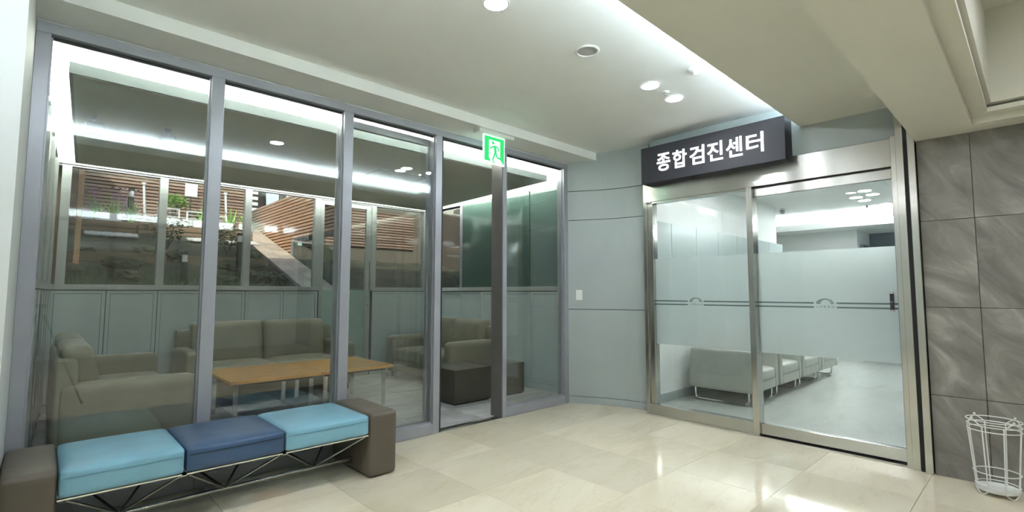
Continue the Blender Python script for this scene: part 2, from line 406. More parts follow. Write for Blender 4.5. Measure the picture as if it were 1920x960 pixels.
# ================================================================== SAGE PANEL WALL (curved) 
CP = [(4.452, 3.764), (4.52, 3.645), (4.59, 3.525), (4.652, 3.41), (4.70, 3.29), (4.738, 3.16), (4.76, 3.03), (4.768, 2.87)]
def band(z0, z1, off=0, th=.02):
    bm = bmesh.new(); n = len(CP); P = []
    for i, (x, y) in enumerate(CP):
        a = Vector(CP[max(i-1, 0)]); b = Vector(CP[min(i+1, n-1)]); d = (b-a).normalized(); nn = Vector((d.y, -d.x))
        if nn.x > 0: nn = -nn
        P.append((Vector((x, y))+nn*off, Vector((x, y))+nn*off-nn*th))
    poly = [tuple(p[0]) for p in P] + [tuple(p[1]) for p in reversed(P)]
    return prism(bm, poly, 'z', z0, z1)
pw = struct('wall_panelled', 'gently curved sage green panelled wall between lounge and clinic', band(0, ZC, -.012, .06), 'groove', 'wall')
for z0, z1 in ((.080, 1.060), (1.068, 2.094), (2.102, 2.437), (2.445, 2.88)):
    obj('panel', band(z0, z1), 'sage', pw)
struct('baseboard_front', 'sage skirting under the curved panel wall', band(0, .074), 'sage', 'baseboard')
# wall above the entrance
wf = struct('wall_front', 'sage wall above the clinic entrance header', nb((4.672, 4.80, .50, 2.80, 2.436, 2.9)), 'sage', 'wall')
obj('shadow_gap', nb((4.668, 4.70, .66, 2.79, 2.432, 2.437)), 'groove', wf)

# light switch
t = thing('light_switch', 'white wall switch plate on the curved sage panel', 'switch', (4.5165, 3.655, 1.228), math.atan2(-.364, .205)+PI)
obj('switch_plate', nb((-.036, .036, -.003, .009, -.058, .058), bev=.003), 'white_plastic', t)
for k in range(3): obj('rocker', nb((-.024, .024, .009, .012, -.044+.031*k, -.018+.031*k), bev=.0015), 'white_plastic', t)
for c in kids(t): pass

# ================================================================== LOUNGE GLASS WALL
w1 = struct('window_1', 'grey metal framed floor to ceiling glass wall of the lounge', cat='glass wall')
obj('head_rail', nb((-.10, 4.46, YA, YA+.11, 2.712, 2.772), bev=.002, seg=1), 'frame', w1)
obj('head_track', nb((-.05, 4.40, YA+.045, YA+.06, 2.695, 2.713)), 'dark_metal', w1)
mull = [(-.10, -.035), (.765, .842), (1.70, 1.778), (2.588, 2.655), (3.425, 3.478), (4.385, 4.458)]
for i, (a, b) in enumerate(mull):
    dep = .11 if i != 4 else .17
    obj('mullion', nb((a, b, YA, YA+dep, 0, 2.712), bev=.002, seg=1), 'frame', w1)
obj('door_jamb', nb((2.657, 2.672, YA+.005, YA+.15, 0, 2.712)), 'dark_metal', w1)
obj('door_jamb', nb((3.415, 3.427, YA+.005, YA+.17, 0, 2.712)), 'frame_dark', w1)
for a, b in ((-.035, .765), (.842, 1.70), (1.778, 2.588), (3.478, 4.385)):
    obj('bottom_rail', nb((a, b, YA+.002, YA+.10, 0, .09), bev=.002, seg=1), 'frame', w1)
    obj('glazing_bead', nb((a, b, YA+.03, YA+.045, .09, .102), (a, a+.008, YA+.03, YA+.045, .102, 2.70), (b-.008, b, YA+.03, YA+.045, .102, 2.70)), 'frame', w1)
    obj('pane', nb((a, b, YA+.046, YA+.056, .09, 2.712)), 'glass', w1)
obj('threshold', nb((2.655, 3.425, YA, YA+.10, -.002, .004)), 'steel', w1)
struct('trim_1', 'grey bulkhead above the lounge glass wall', nb((-.1, 4.7, YA+.02, YA+.11, 2.772, 3.0)), 'paint', 'trim')
# sliding leaf pushed open behind the third pane
d1 = struct('door_1', 'grey framed glass sliding door of the lounge, slid open behind the fixed pane', cat='door')
dy = YA+.115
obj('stile', nb((1.70, 1.765, dy, dy+.035, .012, 2.69), bev=.002, seg=1), 'frame', d1)
obj('stile', nb((2.575, 2.645, dy, dy+.035, .012, 2.69), bev=.002, seg=1), 'frame', d1)
obj('bottom_rail', nb((1.765, 2.575, dy, dy+.035, .012, .10)), 'frame', d1)
obj('top_rail', nb((1.765, 2.575, dy, dy+.035, 2.63, 2.69)), 'frame', d1)
obj('pane', nb((1.765, 2.575, dy+.014, dy+.022, .10, 2.63)), 'glass', d1)

# ================================================================== LOUNGE ROOM
YL = 7.11; XR = 4.76
lc = struct('ceiling_lounge', 'white ceiling above the floating lounge slab', nb((-.3, 4.95, YA+.10, 7.3, 2.90, 3.0)), 'paint', 'ceiling')
ls = struct('ceiling_lounge_slab', 'floating lounge ceiling slab washed by hidden cove light', cat='ceiling')
quad = [(.05, 4.03), (4.38, 4.03), (4.545, 6.86), (.185, 6.86)]
obj('slab', prism(bmesh.new(), quad, 'z', 2.60, 2.672), plain('slab_edge', (.29, .33, .325), .6, var=.02), ls)
obj('slab_face', prism(bmesh.new(), [(.07, 4.05), (4.36, 4.05), (4.52, 6.84), (.205, 6.84)], 'z', 2.596, 2.60), plain('slab_underside', (.56, .575, .51), .6, var=.02), ls)
obj('upstand', prism(bmesh.new(), [(.36, 4.36), (4.1, 4.36), (4.2, 6.55), (.46, 6.55)], 'z', 2.672, 2.90), 'paint', ls)
for nm, b in (('a', (.20, 4.25, 4.22, 4.32)), ('b', (.30, 4.35, 6.60, 6.70))):
    obj('light_strip', nb((b[0], b[1], b[2], b[3], 2.674, 2.69)), 'cove_lounge', ls)
obj('light_strip', prism(bmesh.new(), [(.18, 4.4), (.28, 4.4), (.40, 6.5), (.30, 6.5)], 'z', 2.674, 2.69), 'cove_lounge', ls)
obj('light_strip', prism(bmesh.new(), [(4.18, 4.4), (4.28, 4.4), (4.38, 6.5), (4.28, 6.5)], 'z', 2.674, 2.69), 'cove_lounge', ls)
obj('access_hatch', nb((2.62, 3.22, 4.86, 4.866, 2.594, 2.597), (2.62, 3.22, 5.46, 5.466, 2.594, 2.597), (3.214, 3.22, 4.86, 5.466, 2.594, 2.597), (2.62, 2.626, 4.86, 5.466, 2.594, 2.597)), 'groove', ls)

def wainscot(parent, spans, axis, base, sgn):
    """framed panels; axis 'x' runs along X at y=base, 'y' runs along Y at x=base"""
    for a, b in spans:
        bm = bmesh.new(); g = .004
        def bx(u0, u1, z0, z1, t0, t1):
            lo, hi = sorted((base+sgn*t0, base+sgn*t1))
            if axis == 'x': box(bm, u0, u1, lo, hi, z0, z1)
            else: box(bm, lo, hi, u0, u1, z0, z1)
        s = .032
        bx(a+g, b-g, .09, .09+s, 0, .014); bx(a+g, b-g, 1.268-s, 1.268, 0, .014)
        bx(a+g, a+g+s, .09+s, 1.268-s, 0, .014); bx(b-g-s, b-g, .09+s, 1.268-s, 0, .014)
        bx(a+g+s+.004, b-g-s-.004, .09+s+.004, 1.268-s-.004, 0, .009)
        obj('panel', bm, 'sage_dark', parent)
# back wall
wb = struct('wall_back', 'sage wainscot wall with windows at the back of the lounge', nb(
    (-.2, 2.90, YL+.016, YL+.15, 0, 1.30), (3.70, 4.95, YL+.016, YL+.15, 0, 1.30), (-.2, 4.95, YL, YL+.15, 2.63, 3.0)), 'groove', 'wall')
obj('wall_head', nb((-.1, 4.80, YL-.005, YL, 2.632, 2.9)), 'paint', wb)
wainscot(wb, [(.055, .52), (.52, .99), (.99, 1.46), (1.46, 1.93), (1.93, 2.41), (2.41, 2.88), (3.73, 4.22), (4.22, 4.76)], 'x', YL+.016, -1)
obj('ledge', nb((.05, 2.89, YL-.012, YL+.14, 1.278, 1.335), (3.71, 4.76, YL-.012, YL+.14, 1.278, 1.335), bev=.003, seg=1), 'sage_frame', wb)
obj('skirting', nb((.05, 2.89, YL-.002, YL+.016, 0, .085), (3.71, 4.76, YL-.002, YL+.016, 0, .085)), 'sage_dark', wb)
w2 = struct('window_2', 'row of sage framed windows above the back wainscot facing the garden', cat='window')
obj('head', nb((.05, 4.76, YL+.02, YL+.10, 2.612, 2.632)), 'frame', w2)
for c in (.13, 1.00, 1.93, 2.85, 3.74, 4.70):
    obj('mullion', nb((c-.04, c+.04, YL+.0, YL+.09, 1.335, 2.612), bev=.003, seg=1), 'sage_frame', w2)
for a, b in ((.17, .96), (1.04, 1.89), (1.97, 2.81), (3.78, 4.66)):
    obj('pane', nb((a, b, YL+.055, YL+.063, 1.335, 2.612)), 'glass_far', w2)
d2 = struct('door_2', 'sage framed glass garden door with frosted lower half', cat='door')
obj('stile', nb((2.893, 2.95, YL+.01, YL+.06, 0, 2.60), bev=.003, seg=1), 'sage_frame', d2)
obj('stile', nb((3.615, 3.695, YL+.01, YL+.06, 0, 2.60), bev=.003, seg=1), 'sage_frame', d2)
obj('top_rail', nb((2.95, 3.615, YL+.01, YL+.06, 2.54, 2.60)), 'sage_frame', d2)
obj('bottom_rail', nb((2.95, 3.615, YL+.01, YL+.06, 0, .09)), 'sage_frame', d2)
obj('pane', nb((2.95, 3.615, YL+.03, YL+.038, .09, 2.54)), 'glass_far', d2)
obj('frosted_panel', nb((2.95, 3.615, YL+.024, YL+.028, .09, 1.29)), plain('pale_green_film', (.33, .46, .43), .3, var=.02), d2)
h = obj('handle', tube(tube(tube(bmesh.new(), [(3.655, YL-.04, 1.12), (3.655, YL-.04, 1.72)], .009), [(3.655, YL-.04, 1.18), (3.655, YL+.01, 1.18)], .006), [(3.655, YL-.04, 1.66), (3.655, YL+.01, 1.66)], .006), 'chrome', d2, True); h['label'] = 'tall chrome pull bar'
obj('lock', lathe(bmesh.new(), [(.012, 0), (.012, .01)], 12, (3.655, YL+.0, 1.05)), 'dark_metal', d2)
# right wall
wrr = struct('wall_lounge_right', 'sage wainscot wall with dark green glass on the lounge right side', nb(
    (XR+.016, XR+.15, YA, 7.2, 0, 1.30), (XR, XR+.15, YA, 7.2, 2.63, 3.0), (XR+.01, XR+.15, YA, 6.19, 1.30, 2.63), (XR+.01, XR+.15, 6.97, 7.2, 1.30, 2.63)), 'groove', 'wall')
obj('wall_head', nb((XR-.005, XR, YA+.1, YL, 2.632, 2.9)), 'paint', wrr)
wainscot(wrr, [(3.84, 4.19), (4.19, 4.69), (4.69, 5.21), (5.21, 5.72), (5.72, 6.21), (6.21, 6.71), (6.71, 7.09)], 'y', XR+.016, -1)
obj('ledge', nb((XR-.012, XR+.14, YA+.11, YL, 1.278, 1.335), bev=.003, seg=1), 'sage_frame', wrr)
obj('skirting', nb((XR-.002, XR+.016, YA+.11, YL, 0, .085)), 'sage_dark', wrr)
for a, b in ((3.84, 4.68), (4.70, 5.20), (5.21, 6.17)):
    obj('glass_panel', nb((XR-.006, XR+.01, a, b, 1.335, 2.63)), 'green_glass_wall', wrr)
obj('mullion', nb((XR-.02, XR+.08, 6.17, 6.22, 1.335, 2.63)), 'frame', wrr)
w3 = struct('window_3', 'narrow window in the right lounge wall near the garden corner', nb((XR+.05, XR+.058, 6.22, 6.97, 1.335, 2.63)), 'glass_far', 'window')
# left wall (slightly splayed)
def lx(y, o=0): return -.062 + (y-3.8)*.122/3.31 + o
wl = struct('wall_lounge_left', 'sage wainscot and window wall on the lounge left side', prism(bmesh.new(), [(lx(3.87, -.012), 3.87), (lx(7.25, -.012), 7.25), (lx(7.25, -.03), 7.25), (lx(3.87, -.03), 3.87)], 'z', 0, 1.28), 'groove', 'wall')
obj('wall_head', prism(bmesh.new(), [(lx(3.87), 3.87), (lx(7.12), 7.12), (lx(7.12, -.03), 7.12), (lx(3.87, -.03), 3.87)], 'z', 2.63, 2.9), 'paint', wl)
for k in range(7):
    a = 3.88+k*.46; b = a+.46
    obj('panel', prism(bmesh.new(), [(lx(a+.004), a+.004), (lx(b-.004), b-.004), (lx(b-.004, -.012), b-.004), (lx(a+.004, -.012), a+.004)], 'z', .09, 1.268), 'sage_dark', wl)
    obj('panel_frame', prism(bmesh.new(), [(lx(a+.004, .008), a+.004), (lx(a+.036, .008), a+.036), (lx(a+.036), a+.036), (lx(a+.004), a+.004)], 'z', .09, 1.268), 'sage_frame', wl)
obj('ledge', prism(bmesh.new(), [(lx(3.87, .02), 3.87), (lx(7.1, .02), 7.1), (lx(7.1, -.03), 7.1), (lx(3.87, -.03), 3.87)], 'z', 1.278, 1.335), 'sage_frame', wl)
for a, b in ((3.88, 4.05), (4.95, 5.05), (5.9, 6.05), (6.85, 7.08)):
    obj('mullion', prism(bmesh.new(), [(lx(a, .004), a), (lx(b, .004), b), (lx(b, -.03), b), (lx(a, -.03), a)], 'z', 1.335, 2.63), 'sage_frame', wl)
obj('dark_pane', prism(bmesh.new(), [(lx(3.9, -.012), 3.9), (lx(7.1, -.012), 7.1), (lx(7.1, -.02), 7.1), (lx(3.9, -.02), 3.9)], 'z', 1.335, 2.63), 'green_glass_wall', wl)

# ================================================================== CLINIC ENTRANCE
e1 = struct('door_3', 'brushed steel framed glass entrance of the clinic with sliding door', cat='door')
obj('header', nb((XB, XB+.10, .70, 2.885, 2.218, 2.434), bev=.002, seg=1), 'steel', e1)
obj('header_lip', nb((XB+.004, XB+.09, 1.81, 2.785, 2.196, 2.214)), 'steel', e1)
obj('header_gap', nb((XB+.012, XB+.09, .70, 1.75, 2.208, 2.22)), 'black', e1)
obj('left_jamb', nb((XB, XB+.11, 2.845, 2.885, 0, 2.218), bev=.002, seg=1), 'steel_v', e1)
obj('left_jamb', nb((XB+.02, XB+.11, 2.785, 2.843, .10, 2.20), bev=.002, seg=1), 'steel_v', e1)
obj('centre_post', nb((XB-.02, XB+.10, 1.752, 1.805, 0, 2.218), bev=.002, seg=1), 'steel_v', e1)
obj('bottom_rail', nb((XB, XB+.09, 1.805, 2.845, 0, .108), bev=.002, seg=1), 'steel', e1)
for (a, b, x0, zt) in ((.688, .722, 4.60, 2.434), (.640, .686, 4.568, 2.70), (.570, .612, 4.540, 2.70)):
    obj('right_jamb', nb((x0, XB+.11, a, b, 0, zt), bev=.002, seg=1), 'steel_v', e1)
obj('jamb_gap', nb((4.575, XB+.11, .612, .640, 0, 2.70)), 'black', e1)
XG = XB+.05
obj('fixed_pane', nb((XG, XG+.01, 1.805, 2.785, .108, 2.20)), 'glass_clinic', e1)
# sliding leaf
d4 = struct('door_4', 'glass sliding clinic door leaf with frosted band, logo and lock', cat='door')
obj('top_rail', nb((XB+.03, XB+.075, .724, 1.75, 2.130, 2.207), bev=.002, seg=1), 'steel', d4)
obj('bottom_rail', nb((XB+.012, XB+.075, .724, 1.75, .018, .108), bev=.002, seg=1), 'steel', d4)
obj('floor_gap', nb((XB+.03, XB+.08, .724, 1.75, 0, .012)), 'black', d4)
obj('stile', nb((XB+.03, XB+.06, .722, .738, .018, 2.207)), 'frame', d4)
obj('pane', nb((XG, XG+.01, .738, 1.75, .108, 2.130)), 'glass_clinic', d4)
struct('trim_2', 'pale steel threshold strip in front of the sliding door', nb((XB-.012, XB+.012, .724, 1.75, 0, .003)), 'chrome', 'trim')
# frosted films with stripes and logo
def film(parent, y0, y1, ly, nm):
    f = obj('frosted_film', nb((XG+.0105, XG+.0115, y0, y1, .722, 1.612)), 'film', parent)
    f['label'] = 'frosted privacy film'
    for z in (1.171, 1.136):
        for a, b in ((y0, ly-.082), (ly+.082, y1)):
            obj('stripe', nb((XG-.0012, XG-.0004, a, b, z-.0065, z+.0065)), 'film_dark', f)
    # arch mark: a crescent thick at its left foot, thin at the right one
    bm = bmesh.new(); n = 18; A = []; B = []
    for i in range(n+1):
        t_ = i/n; ang = PI*(1-t_)
        A.append((ly-(.066*math.cos(ang)), 1.163+.046*math.sin(ang)))
        B.append((ly-(.012-.0+.040*math.cos(ang)+.008*(1-t_)-.012), 1.163+.034*math.sin(ang)))
    prism(bm, A+list(reversed(B)), 'x', XG-.0012, XG-.0004)
    obj('logo_arch', bm, 'film_logo', f)
    return f
# text helper
def text_mesh(s, size, off=0, ext=.002, font_scale=1.0):
    cu = bpy.data.curves.new('txt', 'FONT'); cu.body = s; cu.size = size; cu.offset = off; cu.extrude = ext
    cu.align_x = 'CENTER'; cu.align_y = 'CENTER'; cu.resolution_u = 4
    o = bpy.data.objects.new('txt', cu); COL.objects.link(o)
    bpy.context.view_layer.update()
    me = bpy.data.meshes.new_from_object(o.evaluated_get(bpy.context.evaluated_depsgraph_get()))
    bpy.data.objects.remove(o); bpy.data.curves.remove(cu)
    return me
def place_text(me, x, y, z, parent, mat, name='letter', w=None, h=None):
    """letters on a plane facing -X, reading towards -Y; scaled to w x h"""
    xs = [v.co.x for v in me.vertices]; ys = [v.co.y for v in me.vertices]
    cx, cy = (min(xs)+max(xs))/2, (min(ys)+max(ys))/2; sx = (w/(max(xs)-min(xs))) if w else 1; sy = (h/(max(ys)-min(ys))) if h else sx
    for v in me.vertices:
        u, q, d = (v.co.x-cx)*sx, (v.co.y-cy)*sy, v.co.z
        v.co = Vector((x-d, y-u, z+q))
    me.materials.clear(); me.materials.append(M[mat])
    return obj(name, me, None, parent)
f1 = film(e1, 1.805, 2.785, 2.345, 'a'); f2 = film(d4, .738, 1.75, 1.225, 'b')
for f, ly in ((f1, 2.345), (f2, 1.225)):
    place_text(text_mesh('THE', .02, .0002, .0003), XG-.0008, ly+.056, 1.139, f, 'film_logo', 'small_lettering', .026, .009)
    place_text(text_mesh('F R A U', .03, .0004, .0003), XG-.0008, ly-.018, 1.140, f, 'film_logo', 'lettering', .100, .018)
# digital lock
o = obj('door_lock', nb((XG-.03, XG, .762, .786, 1.118, 1.262), bev=.004), 'sign_black', d4); o['label'] = 'black digital door lock with silver ends'
obj('lock_cap', nb((XG-.032, XG, .761, .787, 1.248, 1.266), (XG-.032, XG, .761, .787, 1.114, 1.128), bev=.002), 'chrome', o)
obj('keypad_line', nb((XG-.0315, XG, .764, .784, 1.186, 1.189)), 'chrome', o)
# sign box
sg = thing('sign_board', 'black light box sign with white Korean lettering above the clinic entrance', 'sign', (4.5, 2.11, 2.38))
obj('sign_case', nb((.0, .172, -.70, .69, 0, .378), bev=.004), 'sign_black', sg)
word = '종합검진센터'
SY = [2.54, 2.365, 2.188, 2.012, 1.835, 1.655]
for ch, yy in zip(word, SY):
    place_text(text_mesh(ch, .2, .0022, .004), -.004, yy-2.11, .192, sg, 'letter', 'letter', .146, .178)

# ================================================================== EXIT SIGN
ex = thing('exit_sign', 'lit green emergency exit sign hanging from the soffit', 'sign', (3.105, 3.55, 2.79))
obj('mount', nb((-.215, .225, -.05, .05, -.032, 0), bev=.004), 'white_plastic', ex)
obj('sign_panel', nb((-.135, .135, -.006, .006, -.305, -.032)), 'exit_white', ex)
PW, PH = .27, .268
def sp(u, v): return (-.135+u*PW, -.036-v*PH)
def gpoly(pts, nm='pictogram'):
    bm = prism(bmesh.new(), [sp(*p) for p in pts], 'y', -.0085, -.0062); return bm
def seg2(bm, a, b, w):
    a, b = Vector(sp(*a)), Vector(sp(*b)); d = (b-a).normalized(); n = Vector((-d.y, d.x))*w
    prism(bm, [tuple(a+n), tuple(b+n), tuple(b-n), tuple(a-n)], 'y', -.0085, -.0062)
obj('green_field', gpoly([(.04, .02), (.97, .02), (.97, .14), (.04, .14)]), 'exit_green', ex)
obj('green_field', gpoly([(.04, .14), (.25, .14), (.25, .78), (.34, .92), (.04, .92)]), 'exit_green', ex)
obj('green_field', gpoly([(.78, .14), (.97, .14), (.97, .97), (.90, .92), (.78, .80)]), 'exit_green', ex)
bm = bmesh.new()
for a, b, w in (((.52, .32), (.56, .56), .016), ((.50, .33), (.40, .40), .008), ((.40, .40), (.30, .46), .008), ((.55, .33), (.68, .38), .008), ((.68, .38), (.73, .50), .008),
                ((.55, .54), (.49, .70), .010), ((.49, .70), (.42, .86), .009), ((.42, .86), (.52, .96), .007), ((.57, .54), (.62, .74), .010), ((.62, .74), (.80, .76), .009)): seg2(bm, a, b, w)
cx, cz = sp(.44, .23); prism(bm, [(cx+.017*math.cos(k*PI/8), cz+.017*math.sin(k*PI/8)) for k in range(16)], 'y', -.0085, -.0062)
obj('running_figure', bm, 'exit_green', ex)

# ================================================================== CEILING FITTINGS
def downlight(x, y, z, label, lamp='lamp', r=.066, group=None, power=None):
    t = thing('downlight', label, 'ceiling light', (x, y, z), 0, group)
    obj('trim_ring', lathe(bmesh.new(), [(r*.98, -.001), (r*1.16, -.001), (r*1.2, -.004), (r*1.16, -.008), (r*1.0, -.008), (r*.98, -.001)], 32, cap=False), 'white_plastic', t, True)
    obj('diffuser', lathe(bmesh.new(), [(r, -.0055), (r, -.003)], 32), lamp, t)
    return t
downlight(1.776, 2.017, ZC, 'lit round downlight at the top edge of the photo')
downlight(3.395, 2.02, ZC, 'lit round downlight left of the close pair near the sign')
downlight(3.769, 2.02, ZC, 'lit round downlight of the pair nearest the black sign')
for i, (x, y) in enumerate(((-.02, 2.02), (-1.7, 2.02), (-2.1, 2.02))):
    downlight(x, y, ZC, 'lit round downlight in the hall ceiling behind the viewer', group='downlights behind the viewer')
for x, y in ((-4.4, -1.2), (-4.4, 0)):
    downlight(x, y, 2.355, 'lit round downlight in the hall ceiling behind the viewer', group='downlights behind the viewer')
for x in (-2.2, -.6, 1.2, 2.9):
    for y in (-1.9, -.7): downlight(x, y, 3.05, 'lit round downlight in the coffer above the viewer', group='downlights in the coffer')
# speaker ring
t = thing('ceiling_speaker', 'round unlit white speaker grille in the hall ceiling', 'speaker', (2.59, 2.01, ZC))
obj('rim', lathe(bmesh.new(), [(.066, -.001), (.082, -.001), (.084, -.005), (.078, -.009), (.068, -.009), (.066, -.001)], 36, cap=False), 'white_plastic', t, True)
obj('grille', lathe(bmesh.new(), [(.068, -.004), (.0675, -.001)], 36), plain('speaker_cloth', (.42, .43, .41), .7), t)
# smoke detector
t = thing('smoke_detector', 'white smoke detector by the ceiling cove edge', 'detector', (3.378, 1.637, ZC))
obj('base', lathe(bmesh.new(), [(.028, -.026), (.05, -.02), (.056, -.008), (.056, 0)], 28), 'white_plastic', t, True)
obj('sensor_cage', lathe(bmesh.new(), [(.012, -.046), (.018, -.042), (.02, -.026), (.02, -.02)], 16), 'white_metal', t, True)
t = thing('sprinkler', 'small sprinkler head beside the paired downlight', 'sprinkler', (3.60, 2.0, ZC))
obj('escutcheon', lathe(bmesh.new(), [(.02, -.008), (.032, -.003), (.032, 0)], 20), 'white_plastic', t, True)
obj('nozzle', lathe(bmesh.new(), [(.010, -.03), (.010, -.028), (.004, -.026), (.006, -.008)], 12), 'chrome', t, True)

# small speakers under the lounge slab
M['spk'] = plain('speaker_grey', (.06, .062, .065), .5)
for x, y, rz, l in ((.225, 4.90, .25, 'small square speaker under the lounge slab, nearer the left wall'), (.69, 4.88, .1, 'small square speaker under the lounge slab, further from the left wall')):
    t = thing('speaker', l, 'speaker', (x, y, 2.60), rz)
    obj('ceiling_mount', lathe(bmesh.new(), [(.018, -.03), (.026, -.006), (.026, 0)], 16), 'frame', t, True)
    obj('swivel', tube(bmesh.new(), [(0, 0, -.028), (.0, -.02, -.05), (0, -.01, -.07)], .012, 8), 'frame', t, True)
    obj('cabinet', nb((-.052, .052, -.035, .045, -.145, -.06), bev=.006), M['spk'], t)
    obj('grille', nb((-.046, .046, -.039, -.034, -.139, -.066), bev=.002, seg=1), M['spk'], t)
# photographer's tripod, seen mirrored in the glass wall
tp = thing('tripod', 'black tripod on the marble floor, seen only mirrored in the glass', 'tripod', (0, 0, 0), .4)
obj('centre_column', tube(bmesh.new(), [(0, 0, .55), (0, 0, 1.10)], .014, 10), 'dark_metal', tp, True)
obj('head', nb((-.04, .04, -.04, .04, 1.08, 1.12), bev=.006), 'dark_metal', tp)
for k in range(3):
    a = 2*PI*k/3
    lg = obj('leg', tube(bmesh.new(), [(.03*math.cos(a), .03*math.sin(a), 1.0), (.42*math.cos(a), .42*math.sin(a), .012)], [.016, .010], 8), 'dark_metal', tp, True)
    obj('foot', lathe(bmesh.new(), [(.014, 0), (.014, .03)], 10, (.425*math.cos(a), .425*math.sin(a), 0)), 'black', tp, True)
# ================================================================== BENCH
M['seam_blue'] = plain('seam_blue', (.12, .27, .34), .6)
bn = thing('bench', 'bench with light blue and navy seats and brown block ends', 'bench', (0, 0, 0))
obj('end_block', cushion(-.097, .098, 3.15, 3.745, .008, .432, .022, (.004, .004, .004)), 'brown', bn, True, 60)
obj('end_block', cushion(1.657, 1.865, 3.15, 3.745, .008, .432, .022, (.004, .004, .004)), 'brown', bn, True, 60)
obj('seat', cushion(.101, .600, 3.150, 3.735, .292, .425, .022, (.0, .008, .016)), 'blue_light', bn, True, 60)['label'] = 'light blue seat by the pillar'
obj('seat', cushion(.602, 1.108, 3.150, 3.735, .292, .425, .022, (.0, .008, .016)), 'blue_dark', bn, True, 60)['label'] = 'navy middle seat'
obj('seat', cushion(1.110, 1.655, 3.150, 3.735, .292, .425, .022, (.0, .008, .016)), 'blue_light', bn, True, 60)['label'] = 'light blue seat by the open door side'
for a_, b_, c_ in ((.115, .586, 'blue_light'), (.616, 1.094, 'blue_dark'), (1.124, 1.641, 'blue_light')): obj('seam', tube(bmesh.new(), [(a_, 3.1448, .388), ((a_+b_)/2, 3.1405, .388), (b_, 3.1448, .388)], .0017, 6), 'black' if c_ == 'blue_dark' else M['seam_blue'], bn)
obj('seat_frame', nb((.10, 1.655, 3.165, 3.185, .283, .291), (.10, 1.655, 3.70, 3.72, .283, .291), (.59, .61, 3.165, 3.72, .278, .291), (1.10, 1.12, 3.165, 3.72, .278, .291)), 'chrome', bn)
obj('bottom_rail', tube(bmesh.new(), [(.098, 3.40, .085), (1.657, 3.40, .085)], .013, 12), 'chrome_dark', bn, True)
for a, b in ((.13, .585), (.62, 1.09), (1.125, 1.64)):
    m_ = (a+b)/2
    for yy in (3.178, 3.70):
        for xx in (a, b):
            obj('strut', tube(bmesh.new(), [(xx, yy, .28), (m_, 3.40, .088)], .0065, 8), 'chrome_dark' if yy < 3.4 else 'dark_metal', bn, True)

# ================================================================== SOFAS
def make_sofa(label, w, d, loc, rz, hb=.86, ha=.605):
    t = thing('sofa', label, 'sofa', loc, rz, 'olive grey lounge sofas')
    x0, x1, y0, y1 = -w/2, w/2, -d/2, d/2; aw = .17
    obj('base', cushion(x0+.02, x1-.02, y0+.03, y1-.02, .09, .27, .02, (0, 0, 0), 4), 'sofa', t, True, 60)
    for s in (-1, 1):
        a = x0 if s < 0 else x1-aw
        obj('armrest', cushion(a, a+aw, y0, y1-.04, .07, ha, .045, (.004, .004, .01)), 'sofa', t, True, 60)
    iw = (w-2*aw)/2
    for k in (0, 1):
        a = x0+aw+k*iw
        obj('seat_cushion', cushion(a+.003, a+iw-.003, y0+.015, y1-.17, .255, .425, .035, (.002, .01, .02)), 'sofa', t, True, 60)
        bm = cushion(a+.004, a+iw-.004, y1-.25, y1-.07, .40, hb, .045, (.002, .028, .008))
        for v in bm.verts: v.co.y += (v.co.z-.40)*.16-.03
        obj('back_cushion', bm, 'sofa', t, True, 60)
    bm = cushion(x0+.03, x1-.03, y1-.14, y1-.002, .09, hb-.08, .04, (0, .01, .005), 5)
    obj('back_panel', bm, 'sofa', t, True, 60)
    for sx in (-1, 1):
        for sy in (-1, 1):
            obj('foot', nb((sx*(w/2-.09)-.03, sx*(w/2-.09)+.03, sy*(d/2-.09)-.03, sy*(d/2-.09)+.03, 0, .085)), 'dark_metal', t)
    return t
make_sofa('two seat olive grey leather sofa against the back window wall', 1.92, .85, (2.095, 6.66, 0), 0, .89)
make_sofa('olive grey leather sofa behind the leftmost glass pane', 2.06, .86, (.515, 5.66, 0), PI/2, .86)
make_sofa('olive grey leather sofa beside the two brown cube stools', 1.64, .86, (4.27, 6.02, 0), -PI/2, .87)

# ottomans
for x0, x1, lb_ in ((3.385, 3.925, 'dark brown leather cube stool in the open doorway'), (3.93, 4.475, 'dark brown leather cube stool behind the fixed pane by the right jamb')):
    t = thing('cube_stool', lb_, 'stool', ((x0+x1)/2, 4.80, 0), 0, 'brown cube stools')
    hw = (x1-x0)/2
    obj('body', cushion(-hw, hw, -.29, .29, .012, .388, .012, (.002, .002, .005)), 'brown_dark', t, True, 60)
    obj('seam', tube(bmesh.new(), [(-hw+.004, -.2905, .376), (hw-.004, -.2905, .376)], .0016, 6), 'black', t)
    obj('plinth', nb((-hw+.02, hw-.02, -.27, .27, 0, .014)), 'black', t)

# coffee tables
def table(x0, x1, y0, y1, zt, label):
    t = thing('coffee_table', label, 'table', ((x0+x1)/2, (y0+y1)/2, 0), 0, 'honey wood coffee tables')
    hx, hy = (x1-x0)/2, (y1-y0)/2
    obj('tabletop', nb((-hx, hx, -hy, hy, zt-.032, zt), bev=.003, seg=2), 'oak', t)
    for sy in (-1, 1): obj('apron', nb((-hx+.06, hx-.06, sy*(hy-.08)-.01, sy*(hy-.08)+.01, zt-.06, zt-.032)), 'dark_metal', t)
    for sx in (-1, 1):
        for sy in (-1, 1):
            cx, cy = sx*(hx-.07), sy*(hy-.09)
            obj('leg', nb((cx-.022, cx+.022, cy-.005, cy+.005, 0, zt-.032), bev=.001, seg=1), 'chrome', t)
    return t
table(1.27, 2.10, 5.02, 5.98, .45, 'left honey wood coffee table with chrome legs')
table(2.105, 2.91, 5.02, 5.98, .45, 'honey wood coffee table with chrome legs, nearer the garden door')

